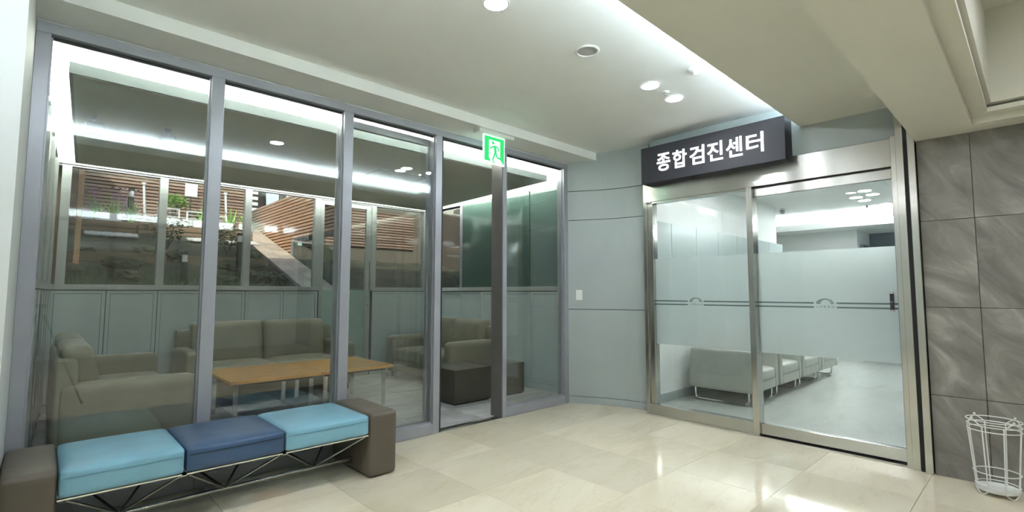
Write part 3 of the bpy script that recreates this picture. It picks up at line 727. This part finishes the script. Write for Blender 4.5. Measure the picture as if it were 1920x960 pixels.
# ================================================================== WIRE UMBRELLA STAND
us = thing('umbrella_stand', 'white wire umbrella stand against the grey tile wall', 'umbrella stand', (4.41, .245, 0))
def oval(rx, ry, z, n=40): return [(rx*math.cos(2*PI*k/n), ry*math.sin(2*PI*k/n), z) for k in range(n)]
def stand_r(z):  # tapers outwards towards the top
    f = z/.46; return .10+.026*f, .10+.034*f
for z in (.455, .425, .395):
    rx, ry = stand_r(z); obj('hoop', tube(bmesh.new(), oval(rx*.98, ry*.98, z), .0034, 6, True), 'white_metal', us, True)
rx, ry = stand_r(.14); obj('hoop', tube(bmesh.new(), oval(rx, ry, .135), .0034, 6, True), 'white_metal', us, True)
rx, ry = stand_r(.05); obj('hoop', tube(bmesh.new(), oval(rx, ry, .058), .0034, 6, True), 'white_metal', us, True)
obj('drip_tray', lathe(bmesh.new(), [(.085, .02), (.10, .028), (.104, .045), (.098, .045), (.092, .034), (.01, .032)], 36), 'white_metal', us, True)
for k in range(4):
    a0 = PI/4+k*PI/2; da = .40
    pts = []
    for s in (-1, 1):
        L = []
        for i in range(9):
            z = .03+.39*i/8; rx, ry = stand_r(z); a = a0+s*da
            L.append((rx*math.cos(a), ry*math.sin(a), z))
        pts.append(L)
    top = []
    rx, ry = stand_r(.44)
    for i in range(1, 8):
        a = a0-da+2*da*i/8; top.append((rx*math.cos(a), ry*math.sin(a), .42+.035*math.sin(PI*i/8)))
    bot = []
    rx, ry = stand_r(.0)
    for i in range(1, 8):
        a = a0+da-2*da*i/8; bot.append((rx*math.cos(a), ry*math.sin(a), .03-.0265*math.sin(PI*i/8)))
    obj('wire_loop', tube(bmesh.new(), pts[0]+top+list(reversed(pts[1]))+bot, .0036, 6, True), 'white_metal', us, True)
    rx, ry = stand_r(.455)
    obj('ball_tip', lathe(bmesh.new(), [(.002, -.007), (.006, -.004), (.007, 0), (.006, .004), (.002, .007)], 12, (rx*math.cos(a0), ry*math.sin(a0), .466)), 'white_plastic', us, True)

# ================================================================== CLINIC INTERIOR
struct('ceiling_clinic', 'white ceiling inside the clinic', nb((4.80, 14, -3.2, 5.2, 2.72, 2.85)), 'paint', 'ceiling')
cl = struct('wall_clinic_left', 'white panelled wall behind the clinic chairs', nb((4.77, 9.1, 3.05, 3.15, 0, 2.72)), 'white_wall', 'wall')
for k in range(7):
    a = 4.865+.632*k; obj('panel', nb((a+.004, a+.628, 3.018, 3.05, .72, 2.09), bev=.002, seg=1), plain('pale_aqua_panel_%d' % k, (.47, .55, .54), .25, var=.02), cl)
obj('dado', nb((4.77, 9.1, 3.03, 3.05, .10, .71)), 'white_wall', cl)
obj('skirting', nb((4.77, 9.1, 3.02, 3.05, 0, .10)), 'sage', cl)
cf = struct('wall_clinic_far', 'plain pale far wall of the clinic', nb((11, 11.15, 2.29, 5.2, 0, 2.72), (11.15, 12.0, 2.29, 2.40, 0, 2.72)), 'white_wall', 'wall')
struct('wall_clinic_blue', 'slate blue wall at the far end of the clinic', nb((12.0, 12.1, -3.2, 2.40, 0, 2.72)), 'blue_wall', 'wall')
struct('wall_clinic_right', 'pale right wall of the clinic', nb((4.80, 14, -3.2, -3.1, 0, 2.72)), 'white_wall', 'wall')
struct('wall_clinic_side', 'pale side wall beyond the clinic waiting area', nb((9.0, 14, 5.1, 5.2, 0, 2.72)), 'white_wall', 'wall')
cv = struct('ceiling_clinic_cove', 'white lit ceiling ledge across the clinic', nb((10.42, 10.50, -3.1, 5.1, 2.44, 2.56), (10.5, 12.0, -3.1, 2.29, 2.44, 2.50), (10.5, 11.0, 2.29, 5.1, 2.44, 2.50)), 'white_wall', 'ceiling')
obj('light_strip', nb((10.56, 10.60, -3.0, 5.0, 2.503, 2.53)), 'cove_clinic', cv)
clx = ((8.5, 1.65, 'first lit downlight of the clinic cluster of four'), (8.89, 1.63, 'wide lit downlight of the clinic cluster of four'), (9.0, 1.86, 'second row lit downlight of the clinic cluster of four'), (9.38, 1.83, 'farthest lit downlight of the clinic cluster of four'),
       (10.0, 1.66, 'lit downlight of the clinic pair near the cove'), (10.36, 1.62, 'lit downlight of the clinic pair by the door jamb'))
for x, y, l in clx: downlight(x, y, 2.72, l, 'lamp_clinic', .08)
for x, y in ((5.5, 2.3), (6.5, 2.3), (6.3, 1.4), (6.3, -.8), (8.6, -.8), (5.6, 0.4)): downlight(x, y, 2.72, 'unseen lit clinic downlight added behind the door header', 'lamp_clinic', .08, 'unseen clinic downlights added behind the header')  # unseen; the pair by the left wall is added only to brighten it
t = thing('air_conditioner', 'white ceiling cassette air conditioner in the clinic', 'air conditioner', (7.86, 1.02, 2.72))
obj('cassette', nb((-.42, .42, -.42, .42, -.03, 0), bev=.008), 'white_plastic', t)
obj('grille', nb((-.24, .24, -.24, .24, -.036, -.03)), 'white_metal', t)
for k in range(4):
    c, s = math.cos(k*PI/2), math.sin(k*PI/2); a = .33
    obj('louvre', nb((c*a-.05*abs(c)-.24*abs(s), c*a+.05*abs(c)+.24*abs(s), s*a-.05*abs(s)-.24*abs(c), s*a+.05*abs(s)+.24*abs(c), -.034, -.03)), 'white_metal', t)
t = thing('security_camera', 'small security camera on the clinic ceiling by the wall end', 'camera', (9.3, 3.0, 2.72))
obj('mount', lathe(bmesh.new(), [(.03, -.03), (.03, 0)], 16), 'white_plastic', t, True)
obj('dome', lathe(bmesh.new(), [(.004, -.10), (.03, -.09), (.045, -.06), (.045, -.03)], 16), 'frame', t, True)
t = thing('sprinkler', 'small dark sprinkler on the clinic ceiling before the cove', 'sprinkler', (9.9, 1.9, 2.72))
obj('escutcheon', lathe(bmesh.new(), [(.02, -.012), (.05, -.004), (.05, 0)], 16), 'white_plastic', t, True)
obj('nozzle', lathe(bmesh.new(), [(.012, -.045), (.012, -.012)], 10), 'dark_metal', t, True)
t = thing('wall_sign', 'dark blue sign on the clinic corner beyond the frosted band', 'sign', (11.05, 2.25, 2.05))
obj('sign_case', nb((.12, .6, -.02, .05, -.10, .12)), 'blue_wall', t)
def clinic_chair(x, label):
    t = thing('armchair', label, 'armchair', (x, 2.58, 0), 0, 'pale grey clinic armchairs')
    w, d = .77, .76
    for s in (-1, 1):
        a = -w/2 if s < 0 else w/2-.085
        bm = cushion(a, a+.085, -d/2, d/2, .145, .605, .018, (.002, 0, 0))
        for v in bm.verts:
            if v.co.y > 0: v.co.y -= (v.co.z-.145)*.09
        obj('side_panel', bm, 'cream', t, True, 60)
    obj('front_rail', cushion(-w/2+.085, w/2-.085, -d/2+.004, -d/2+.08, .147, .262, .012, (0, 0, 0), 4), 'cream', t, True, 60)
    obj('seat_cushion', cushion(-w/2+.088, w/2-.088, -d/2+.002, d/2-.12, .25, .385, .035, (0, .012, .018)), 'cream', t, True, 60)
    bm = cushion(-w/2+.088, w/2-.088, d/2-.17, d/2-.01, .16, .70, .03, (0, .012, .0))
    for v in bm.verts: v.co.y -= (v.co.z-.145)*.05
    obj('backrest', bm, 'cream', t, True, 60)
    for s in (-1, 1):
        xx = s*(w/2-.05); y0, y1, r = -d/2+.07, d/2-.07, .05
        P = [(xx, y1, .15), (xx, y1, .013+r)] + [(xx, y1-r+r*math.cos(q), .013+r-r*math.sin(q)) for q in (PI/8, PI/4, 3*PI/8)] + [(xx, y1-r, .013), (xx, y0+r, .013)] + \
            [(xx, y0+r-r*math.sin(q), .013+r-r*math.cos(q)) for q in (PI/8, PI/4, 3*PI/8)] + [(xx, y0, .013+r), (xx, y0, .15)]
        obj('sled_leg', tube(bmesh.new(), P, .0105, 8), 'chrome', t, True)
    return t
for i, l in enumerate(('pale grey clinic armchair nearest the entrance, side on', 'second pale grey clinic armchair from the entrance', 'third pale grey clinic armchair from the entrance', 'farthest pale grey clinic armchair along the wall')):
    clinic_chair(6.08+.838*i, l)
t = thing('cushion', 'blurred red cushion on the first clinic armchair behind frosted film', 'cushion', (6.1, 2.62, .41))
obj('pad', cushion(-.16, .16, -.05, .05, 0, .30, .04, (.0, .03, .01)), 'red', t, True, 60)

# ================================================================== OUTDOORS
# building shell: keeps daylight out of the closed rooms
struct('roof', 'building roof slab', nb((-6.3, 14.2, -5.3, 7.30, 3.14, 3.55)), 'concrete', 'roof')
struct('wall_outer_left', 'outer building wall', nb((-6.3, -6.1, -5.3, 7.3, -.1, 3.14)), 'concrete', 'wall')
struct('wall_outer_back', 'outer building wall beyond the pillar', nb((-6.1, -.12, 7.2, 7.3, -.1, 3.14)), 'concrete', 'wall')
struct('wall_outer_right', 'outer building wall of the clinic', nb((13.9, 14.1, -5.3, 7.3, -.1, 3.14), (9.0, 13.9, 5.2, 5.3, -.1, 3.14), (-6, 14, -5.3, -5.15, -.1, 3.14)), 'concrete', 'wall')
struct('wall_outer_core', 'masonry between lounge and clinic', nb((4.92, 9.0, 3.15, 3.35, 0, 3.14)), 'concrete', 'wall')
# terraced bank
def zb(x, y):
    if y < 8.0: return .9+(y-7.3)*.45
    if y < 9.2: return 1.215+(y-8.0)*.62
    if y < 9.9: return 1.96+(y-9.2)*.34
    return 2.20+(y-9.9)*.18
bm = bmesh.new(); NX, NY = 40, 60; G = []
for j in range(NY+1):
    y = 7.32+j*(13.5-7.32)/NY; row = []
    for i in range(NX+1):
        x = -3+i*(8.2+3)/NX
        row.append(bm.verts.new((x, y, zb(x, y)+random.uniform(-.02, .02)-(0.35 if x > 2.85 else 0))))
    G.append(row)
for j in range(NY):
    for i in range(NX): bm.faces.new((G[j][i], G[j][i+1], G[j+1][i+1], G[j+1][i]))
gd = struct('ground', 'dark planted bank rising behind the garden windows', bm, 'soil', 'ground')
struct('ground_far', 'flat ground beyond the garden', nb((-20, 30, 7.3, 40, -.2, .3)), 'soil', 'ground')
struct('wall_garden_left', 'brown rendered wall closing the garden on the left', nb((-.9, .16, 7.31, 12.5, .3, 4.2), (-.9, .5, 11.42, 11.5, .3, 4.2), (-.9, 2.75, 12.5, 12.6, .3, 2.2)), plain('brown_render_left', (.20, .15, .10), .8, var=.1, scale=2), 'wall')
# gravel strips: many small stones
def gravel(x0, x1, y0, y1, n):
    bm = bmesh.new()
    for _ in range(n):
        x, y = random.uniform(x0, x1), random.uniform(y0, y1); r = random.uniform(.018, .035)
        bmesh.ops.create_icosphere(bm, subdivisions=1, radius=r, matrix=Matrix.Translation((x, y, zb(x, y)+.045)) @ Matrix.Diagonal((1, random.uniform(.7, 1), .6, 1)))
    return bm
for a, b in ((.42, 1.02), (1.7, 2.75)):
    tag(obj('gravel', gravel(a, b, 9.45, 9.62, 420), 'gravel'), 'strip of white gravel on the sunlit garden terrace', 'gravel', None, 'stuff')
# timber edging
for x0, x1, lb_ in ((-.6, 1.05, 'timber edging board behind the left gravel strip'), (1.08, 2.78, 'timber edging board behind the middle gravel strip')):
    t = thing('timber_edging', lb_, 'edging', (x0, 9.95, 2.16))
    for k in range(2): obj('plank', nb((0, x1-x0, -.03, .03, k*.11, k*.11+.10), bev=.006, seg=1), 'timber', t)
for x0, x1, yy, zz, lb_ in ((.2, 1.3, 8.75, 1.66, 'low timber retaining board among the rocks on the left'), (1.5, 2.7, 8.75, 1.66, 'low timber retaining board beside the ramp')):
    t = thing('timber_edging', lb_, 'edging', (x0, yy, zz))
    obj('plank', nb((0, x1-x0, -.03, .03, 0, .14), bev=.006, seg=1), 'timber', t)
# rocks
def rock(x, y, r):
    bm = bmesh.new(); bmesh.ops.create_icosphere(bm, subdivisions=3, radius=r)
    sx, sy, sz = random.uniform(.9, 1.5), random.uniform(.7, 1.1), random.uniform(.5, .8)
    o1, o2 = random.uniform(0, 9), random.uniform(0, 9)
    from mathutils import noise as mn
    for v in bm.verts:
        k = 1+.55*mn.noise(v.co*(.9/r)+Vector((o1, o2, 0)))+.30*mn.noise(v.co*(3/r)+Vector((o2, o1, 3)))
        v.co = Vector((v.co.x*sx, v.co.y*sy, v.co.z*sz))*k
    o = obj('rock', bm, 'rock', None, True, 35); o.location = (x, y, zb(x, y)+r*.22); o.rotation_euler = (0, 0, random.uniform(0, 3))
    return tag(o, 'dark mossy rock on the shaded garden bank', 'rock', 'mossy rocks on the bank')
for k in range(34):
    rock(random.uniform(.25, 2.7), random.choice((7.75, 8.05, 8.35, 8.6, 8.95))+random.uniform(-.1, .1), random.uniform(.08, .17))
# grass at the foot
bm = bmesh.new()
for _ in range(2600):
    x, y = random.uniform(.05, 2.8), random.uniform(7.45, 8.5); z = zb(x, y); a = random.uniform(0, 2*PI); l = random.uniform(.06, .13)
    dx, dy = math.cos(a)*.006, math.sin(a)*.006; tx, ty = random.uniform(-.03, .03), random.uniform(-.03, .03)
    bm.faces.new([bm.verts.new(p) for p in ((x-dx, y-dy, z), (x+dx, y+dy, z), (x+tx, y+ty, z+l))])
tag(obj('grass', bm, 'leaf_dark'), 'low dark grass at the foot of the garden bank', 'grass', None, 'stuff')
# lily clumps
def blade(bm, c, a, L, w, lean):
    n = 5; d = Vector((math.cos(a), math.sin(a), 0)); s = Vector((-d.y, d.x, 0)); pv = None
    for i in range(n+1):
        t_ = i/n; p = c + d*(lean*t_**1.8) + Vector((0, 0, L*(t_-.28*t_*t_*lean/L))); ww = w*(1-t_**2)+.0008
        cur = (bm.verts.new(p-s*ww), bm.verts.new(p+s*ww))
        if pv: bm.faces.new((pv[0], pv[1], cur[1], cur[0]))
        pv = cur
def lily(x, y, z, label, fl_=True, s=1.0):
    t = thing('lily_clump', label, 'plant', (x, y, z), 0, 'green lily clumps on the terrace')
    bm = bmesh.new()
    for _ in range(34):
        a = random.uniform(0, 2*PI); blade(bm, Vector((random.uniform(-.05, .05), random.uniform(-.05, .05), 0)), a, random.uniform(.22, .42)*s, .011, random.uniform(.06, .26)*s)
    obj('foliage', bm, 'leaf', t)
    if fl_:
        for _ in range(5):
            bm = bmesh.new(); fx, fy, fz = random.uniform(-.2, .2), random.uniform(-.1, .1), random.uniform(.36, .50)*s
            for k in range(6):
                a = k*PI/3; blade(bm, Vector((fx, fy, fz)), a, .03, .014, .05)
            tube(bm, [(fx*.3, fy*.3, .05), (fx, fy, fz)], .003, 5)
            obj('flower', bm, 'flower', t)
    return t
Z2 = zb(0, 10.15)
for x, fl_, l in ((.58, True, 'lily clump with purple flowers behind the leftmost window'), (.78, True, 'flowering lily clump beside the bollard lamp'), (1.0, True, 'small lily clump under the white tube lamp'), (2.02, False, 'lily clump left of the second window mullion'),
                (2.45, False, 'broad lily clump right of the glass wall post'), (2.72, False, 'lily clump beside the ramp top')):
    lily(x, 10.15, Z2+.13, l, fl_, 1.15)
# white boxes standing in for bright reflections in the window glass
for x0, x1, l in ((.30, .52, 'short white planter box imitating a reflection at the left end of the terrace'), (.54, .86, 'white planter box imitating a reflection under the flowering lilies'), (1.30, 1.75, 'white planter box imitating a reflection under the leafy shrub'), (1.85, 2.45, 'long white planter box imitating a reflection right of the shrub')):
    t = thing('glare', l, 'glare', (x0, 9.99, zb(0, 9.9)+.16), 0, 'white planter boxes imitating reflections')
    obj('box', nb((0, x1-x0, -.05, -.04, 0, .13), (0, x1-x0, .05, .06, 0, .13), (0, .01, -.04, .05, 0, .13), (x1-x0-.01, x1-x0, -.04, .05, 0, .13)), 'white_plastic', t)
    obj('soil', nb((.01, x1-x0-.01, -.04, .05, .0, .11)), 'soil', t)
# leafy shrub + dark shrubs
def shrub(x, y, z, r, mat, label, n=500, nm='shrub', h=1.0, stem=.25):
    t = thing(nm, label, 'shrub', (x, y, z))
    bm = bmesh.new()
    for _ in range(n):
        v = Vector((random.gauss(0, 1), random.gauss(0, 1), random.gauss(0, 1))).normalized()*r*random.uniform(.4, 1)
        v.z *= h; c = v+Vector((0, 0, stem+r*h)); a = random.uniform(0, 2*PI); L = random.uniform(.03, .06)
        d = Vector((math.cos(a), math.sin(a), random.uniform(-.5, .5)))*L; s = Vector((-math.sin(a), math.cos(a), random.uniform(-.4, .4)))*L*.4
        bm.faces.new([bm.verts.new(p) for p in (c, c+d*.5+s, c+d, c+d*.5-s)])
    tag(obj('foliage', bm, mat, t), None, None, None, None)
    bm = bmesh.new()
    for k in range(4):
        a = k*PI/2+.3; tube(bm, [(0, 0, 0), (.3*r*math.cos(a)*.4, .3*r*math.sin(a)*.4, stem), (.6*r*math.cos(a), .6*r*math.sin(a), stem+r*h)], [.012, .009, .004], 6)
    obj('stem', bm, 'trunk', t)
    return t
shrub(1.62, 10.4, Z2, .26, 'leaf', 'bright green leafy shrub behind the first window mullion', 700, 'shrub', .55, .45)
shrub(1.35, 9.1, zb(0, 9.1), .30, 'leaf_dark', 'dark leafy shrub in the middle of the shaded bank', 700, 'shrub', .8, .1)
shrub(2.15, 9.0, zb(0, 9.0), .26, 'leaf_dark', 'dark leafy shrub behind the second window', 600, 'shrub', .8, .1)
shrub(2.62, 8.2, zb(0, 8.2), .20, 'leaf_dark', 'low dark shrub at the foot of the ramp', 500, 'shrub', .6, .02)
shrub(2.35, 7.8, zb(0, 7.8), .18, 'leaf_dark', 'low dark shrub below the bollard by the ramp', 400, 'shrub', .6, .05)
# bollard lamps
def bollard(x, y, z, h, r, label, mat='dark_metal'):
    t = thing('bollard_lamp', label, 'lamp', (x, y, z))
    obj('post', lathe(bmesh.new(), [(r, 0), (r, h-.14)], 16), mat, t, True)
    obj('lens', lathe(bmesh.new(), [(r*.85, h-.14), (r*.85, h-.04)], 16), 'white_plastic', t, True)
    obj('cap', lathe(bmesh.new(), [(r, h-.04), (r, h)], 16), mat, t, True)
bollard(1.02, 10.5, Z2+.1, .66, .045, 'dark bollard lamp in front of the slat fence')
bollard(2.22, 8.55, zb(0, 8.55), .62, .05, 'dark bollard lamp beside the paved ramp')
bollard(1.45, 8.3, zb(0, 8.3), .42, .04, 'dark bollard lamp on the shaded bank')
for x, z, l in ((1.235, Z2+.25, 'slim white tube lamp left of the leafy shrub'), (2.50, Z2+.25, 'slim white tube lamp right of the glass wall post')):
    t = thing('tube_lamp', l, 'lamp', (x, 10.6, z)); obj('tube', tube(bmesh.new(), [(0, 0, 0), (-.04, 0, .62)], .02, 10), 'white_plastic', t, True); obj('cap', tube(bmesh.new(), [(-.04, 0, .62), (-.042, 0, .66)], .035, 10), 'white_metal', t, True)
for x, z, w, h, l, m_ in ((1.92, 3.02, .20, .24, 'cream notice board above the shrub', 'white_plastic'),):
    t = thing('notice_board', l, 'sign', (x, 10.7, z)); obj('board', nb((-w/2, w/2, 0, .02, 0, h), bev=.008), m_, t); obj('post', nb((-.01, .01, .02, .04, -.7, h)), 'dark_metal', t)
# wire crate frames
def crate(x, z, w, h, label):
    t = thing('wire_frame', label, 'frame', (x, 10.3, z))
    bm = bmesh.new()
    for a in (0, w): box(bm, a-.012, a+.012, -.012, .012, 0, h)
    for c in (0, h): box(bm, -.012, w+.012, -.012, .012, c-.012, c+.012)
    obj('frame', bm, 'white_metal', t)
    for k in range(1, 5): obj('bar', nb((0, w, -.005, .005, h*k/5-.004, h*k/5+.004)), 'white_metal', t)
crate(1.38, Z2+.12, .30, .34, 'pale wire trellis box left of the first mullion'); crate(1.80, Z2+.12, .26, .32, 'pale wire trellis box under the notice board'); crate(2.22, Z2+.1, .30, .30, 'pale wire trellis box near the glass wall post')

# slat fence parallel to the window
fn = thing('slat_fence', 'brown horizontal slat fence behind the garden terrace', 'fence', (.40, 11.3, 2.3))
me0 = None
for k in range(26):
    z = .0+k*.062
    if me0 is None:
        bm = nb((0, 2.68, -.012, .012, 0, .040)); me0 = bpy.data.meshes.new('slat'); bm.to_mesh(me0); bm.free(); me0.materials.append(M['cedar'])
    o = bpy.data.objects.new('slat', me0); COL.objects.link(o); o.parent = fn; o.location = (0, random.uniform(-.003, .003), z)
for x in (.03, .9, 1.8, 2.65): obj('post', nb((x-.03, x+.03, .012, .08, -.3, 1.65)), 'timber', fn)
obj('backing', nb((0, 2.68, .09, .11, -.3, 1.62)), 'trunk', fn)
t = thing('timber_post', 'orange timber post at the left end of the garden view', 'post', (.30, 8.6, 1.45)); obj('shaft', nb((-.03, .03, -.05, .05, 0, 2.3), bev=.004, seg=1), 'cedar_y', t)
# orange slat screen along the ramp
XS = 3.42
def rz_(y): return 1.638+.32*(y-8.72)
sc_ = thing('slat_screen', 'sunlit orange horizontal slat screen beside the paved ramp', 'screen', (XS, 0, 0))
for k in range(26):
    z = 3.13-k*.062
    y0 = 7.6 if z > 2.27 else 9.72
    y1 = min(12.6, (z-1.638)/.32+8.72)
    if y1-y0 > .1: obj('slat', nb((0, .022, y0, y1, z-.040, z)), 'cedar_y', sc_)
for y in (8.6, 9.72, 10.7, 11.7): obj('post', nb((.022, .07, y-.03, y+.03, rz_(y)-.1, 3.15)), 'timber', sc_)
obj('backing', nb((.08, .10, 7.6, 9.72, 2.2, 3.12), (.08, .10, 9.72, 12.6, 1.9, 3.12)), 'trunk', sc_)
bl = thing('glass_balustrade', 'green tinted glass balustrade below the slat screen', 'balustrade', (XS, 0, 0))
obj('glass', prism(bmesh.new(), [(7.5, rz_(7.5)-.05), (9.70, rz_(9.7)-.05), (9.70, 2.22), (7.5, 2.22-.25)], 'x', 0, .012), 'glass_green', bl)
obj('handrail', tube(bmesh.new(), [(.006, 7.5, 1.98), (.006, 9.7, 2.23)], .018, 10), 'chrome', bl, True)
obj('edge_post', nb((-.02, .03, 9.69, 9.73, rz_(9.7)-.05, 2.25)), 'frame', bl)
# ramp
rp = struct('path', 'pale stone paved ramp climbing beside the slat screen', prism(bmesh.new(), [(7.2, rz_(7.2)-.05), (12.6, rz_(12.6)-.05), (12.6, .3), (7.2, .3)], 'x', 2.86, 3.42), 'grout', 'path')
k = 0; y = 7.25
while y < 12.5:
    for a, b in ((2.88, 3.14), (3.145, 3.41)):
        off = .14 if a > 3 else 0
        ya, yb_ = y+off, min(y+off+.285, 12.55)
        bm = prism(bmesh.new(), [(ya, rz_(ya)), (yb_, rz_(yb_)), (yb_, rz_(yb_)-.06), (ya, rz_(ya)-.06)], 'x', a, b)
        obj('paver', bm, 'paver', rp)
    y += .29
obj('kerb', prism(bmesh.new(), [(7.2, rz_(7.2)+.03), (12.6, rz_(12.6)+.03), (12.6, rz_(12.6)-.3), (7.2, rz_(7.2)-.6)], 'x', 2.80, 2.865), 'trunk', rp)
struct('wall_garden', 'brown exterior wall closing the garden on the right', nb((4.0, 9.5, 10.6, 10.8, .3, 4.5), (7.3, 7.5, 7.3, 10.6, .3, 4.5)), plain('brown_render', (.12, .10, .075), .8, var=.1, scale=2), 'wall')
pn = thing('garden_cladding', 'orange slatted panel on the brown wall right of the garden door', 'panel', (4.4, 10.55, 2.3))
for k in range(14): obj('slat', nb((0, 2.2, -.012, .012, k*.062, k*.062+.04)), 'cedar', pn)  # orange slats given the duller brown wood, their shade put into the colour
obj('backing', nb((0, 2.2, .015, .035, -.02, .86)), 'trunk', pn)
# far louvre and trees
lv = thing('louvre_panel', 'pale louvred wall panel above the ramp top', 'louvre', (4.30, 16, 3.0))
for k in range(10): obj('slat', nb((0, .28, -.02, .02, k*.17, k*.17+.09)), 'white_wall', lv)
obj('backing', nb((0, .28, .03, .06, -.3, 1.75)), 'trunk', lv)
for x, y, l in ((4.75, 16.5, 'dark tree trunk left of the gap above the slat screen'), (5.05, 17.2, 'thin dark tree trunk in the gap above the slat screen'), (5.55, 16.8, 'dark tree trunk rising behind the slat screen')):
    t = thing('tree', l, 'tree', (x, y, .3)); obj('trunk', tube(bmesh.new(), [(0, 0, 0), (.05, 0, 3), (-.05, .1, 6)], [.16, .13, .08], 10), 'trunk', t, True)
    bm = bmesh.new()
    for _ in range(260):
        c = Vector((random.gauss(0, .5), random.gauss(0, .5), random.uniform(4.3, 6.2))); a = random.uniform(0, 2*PI); d = Vector((math.cos(a), math.sin(a), random.uniform(-.4, .4)))*.14; s = Vector((-d.y, d.x, .05))*.5
        bm.faces.new([bm.verts.new(p) for p in (c, c+d*.5+s, c+d, c+d*.5-s)])
    obj('foliage', bm, 'leaf_dark', t)
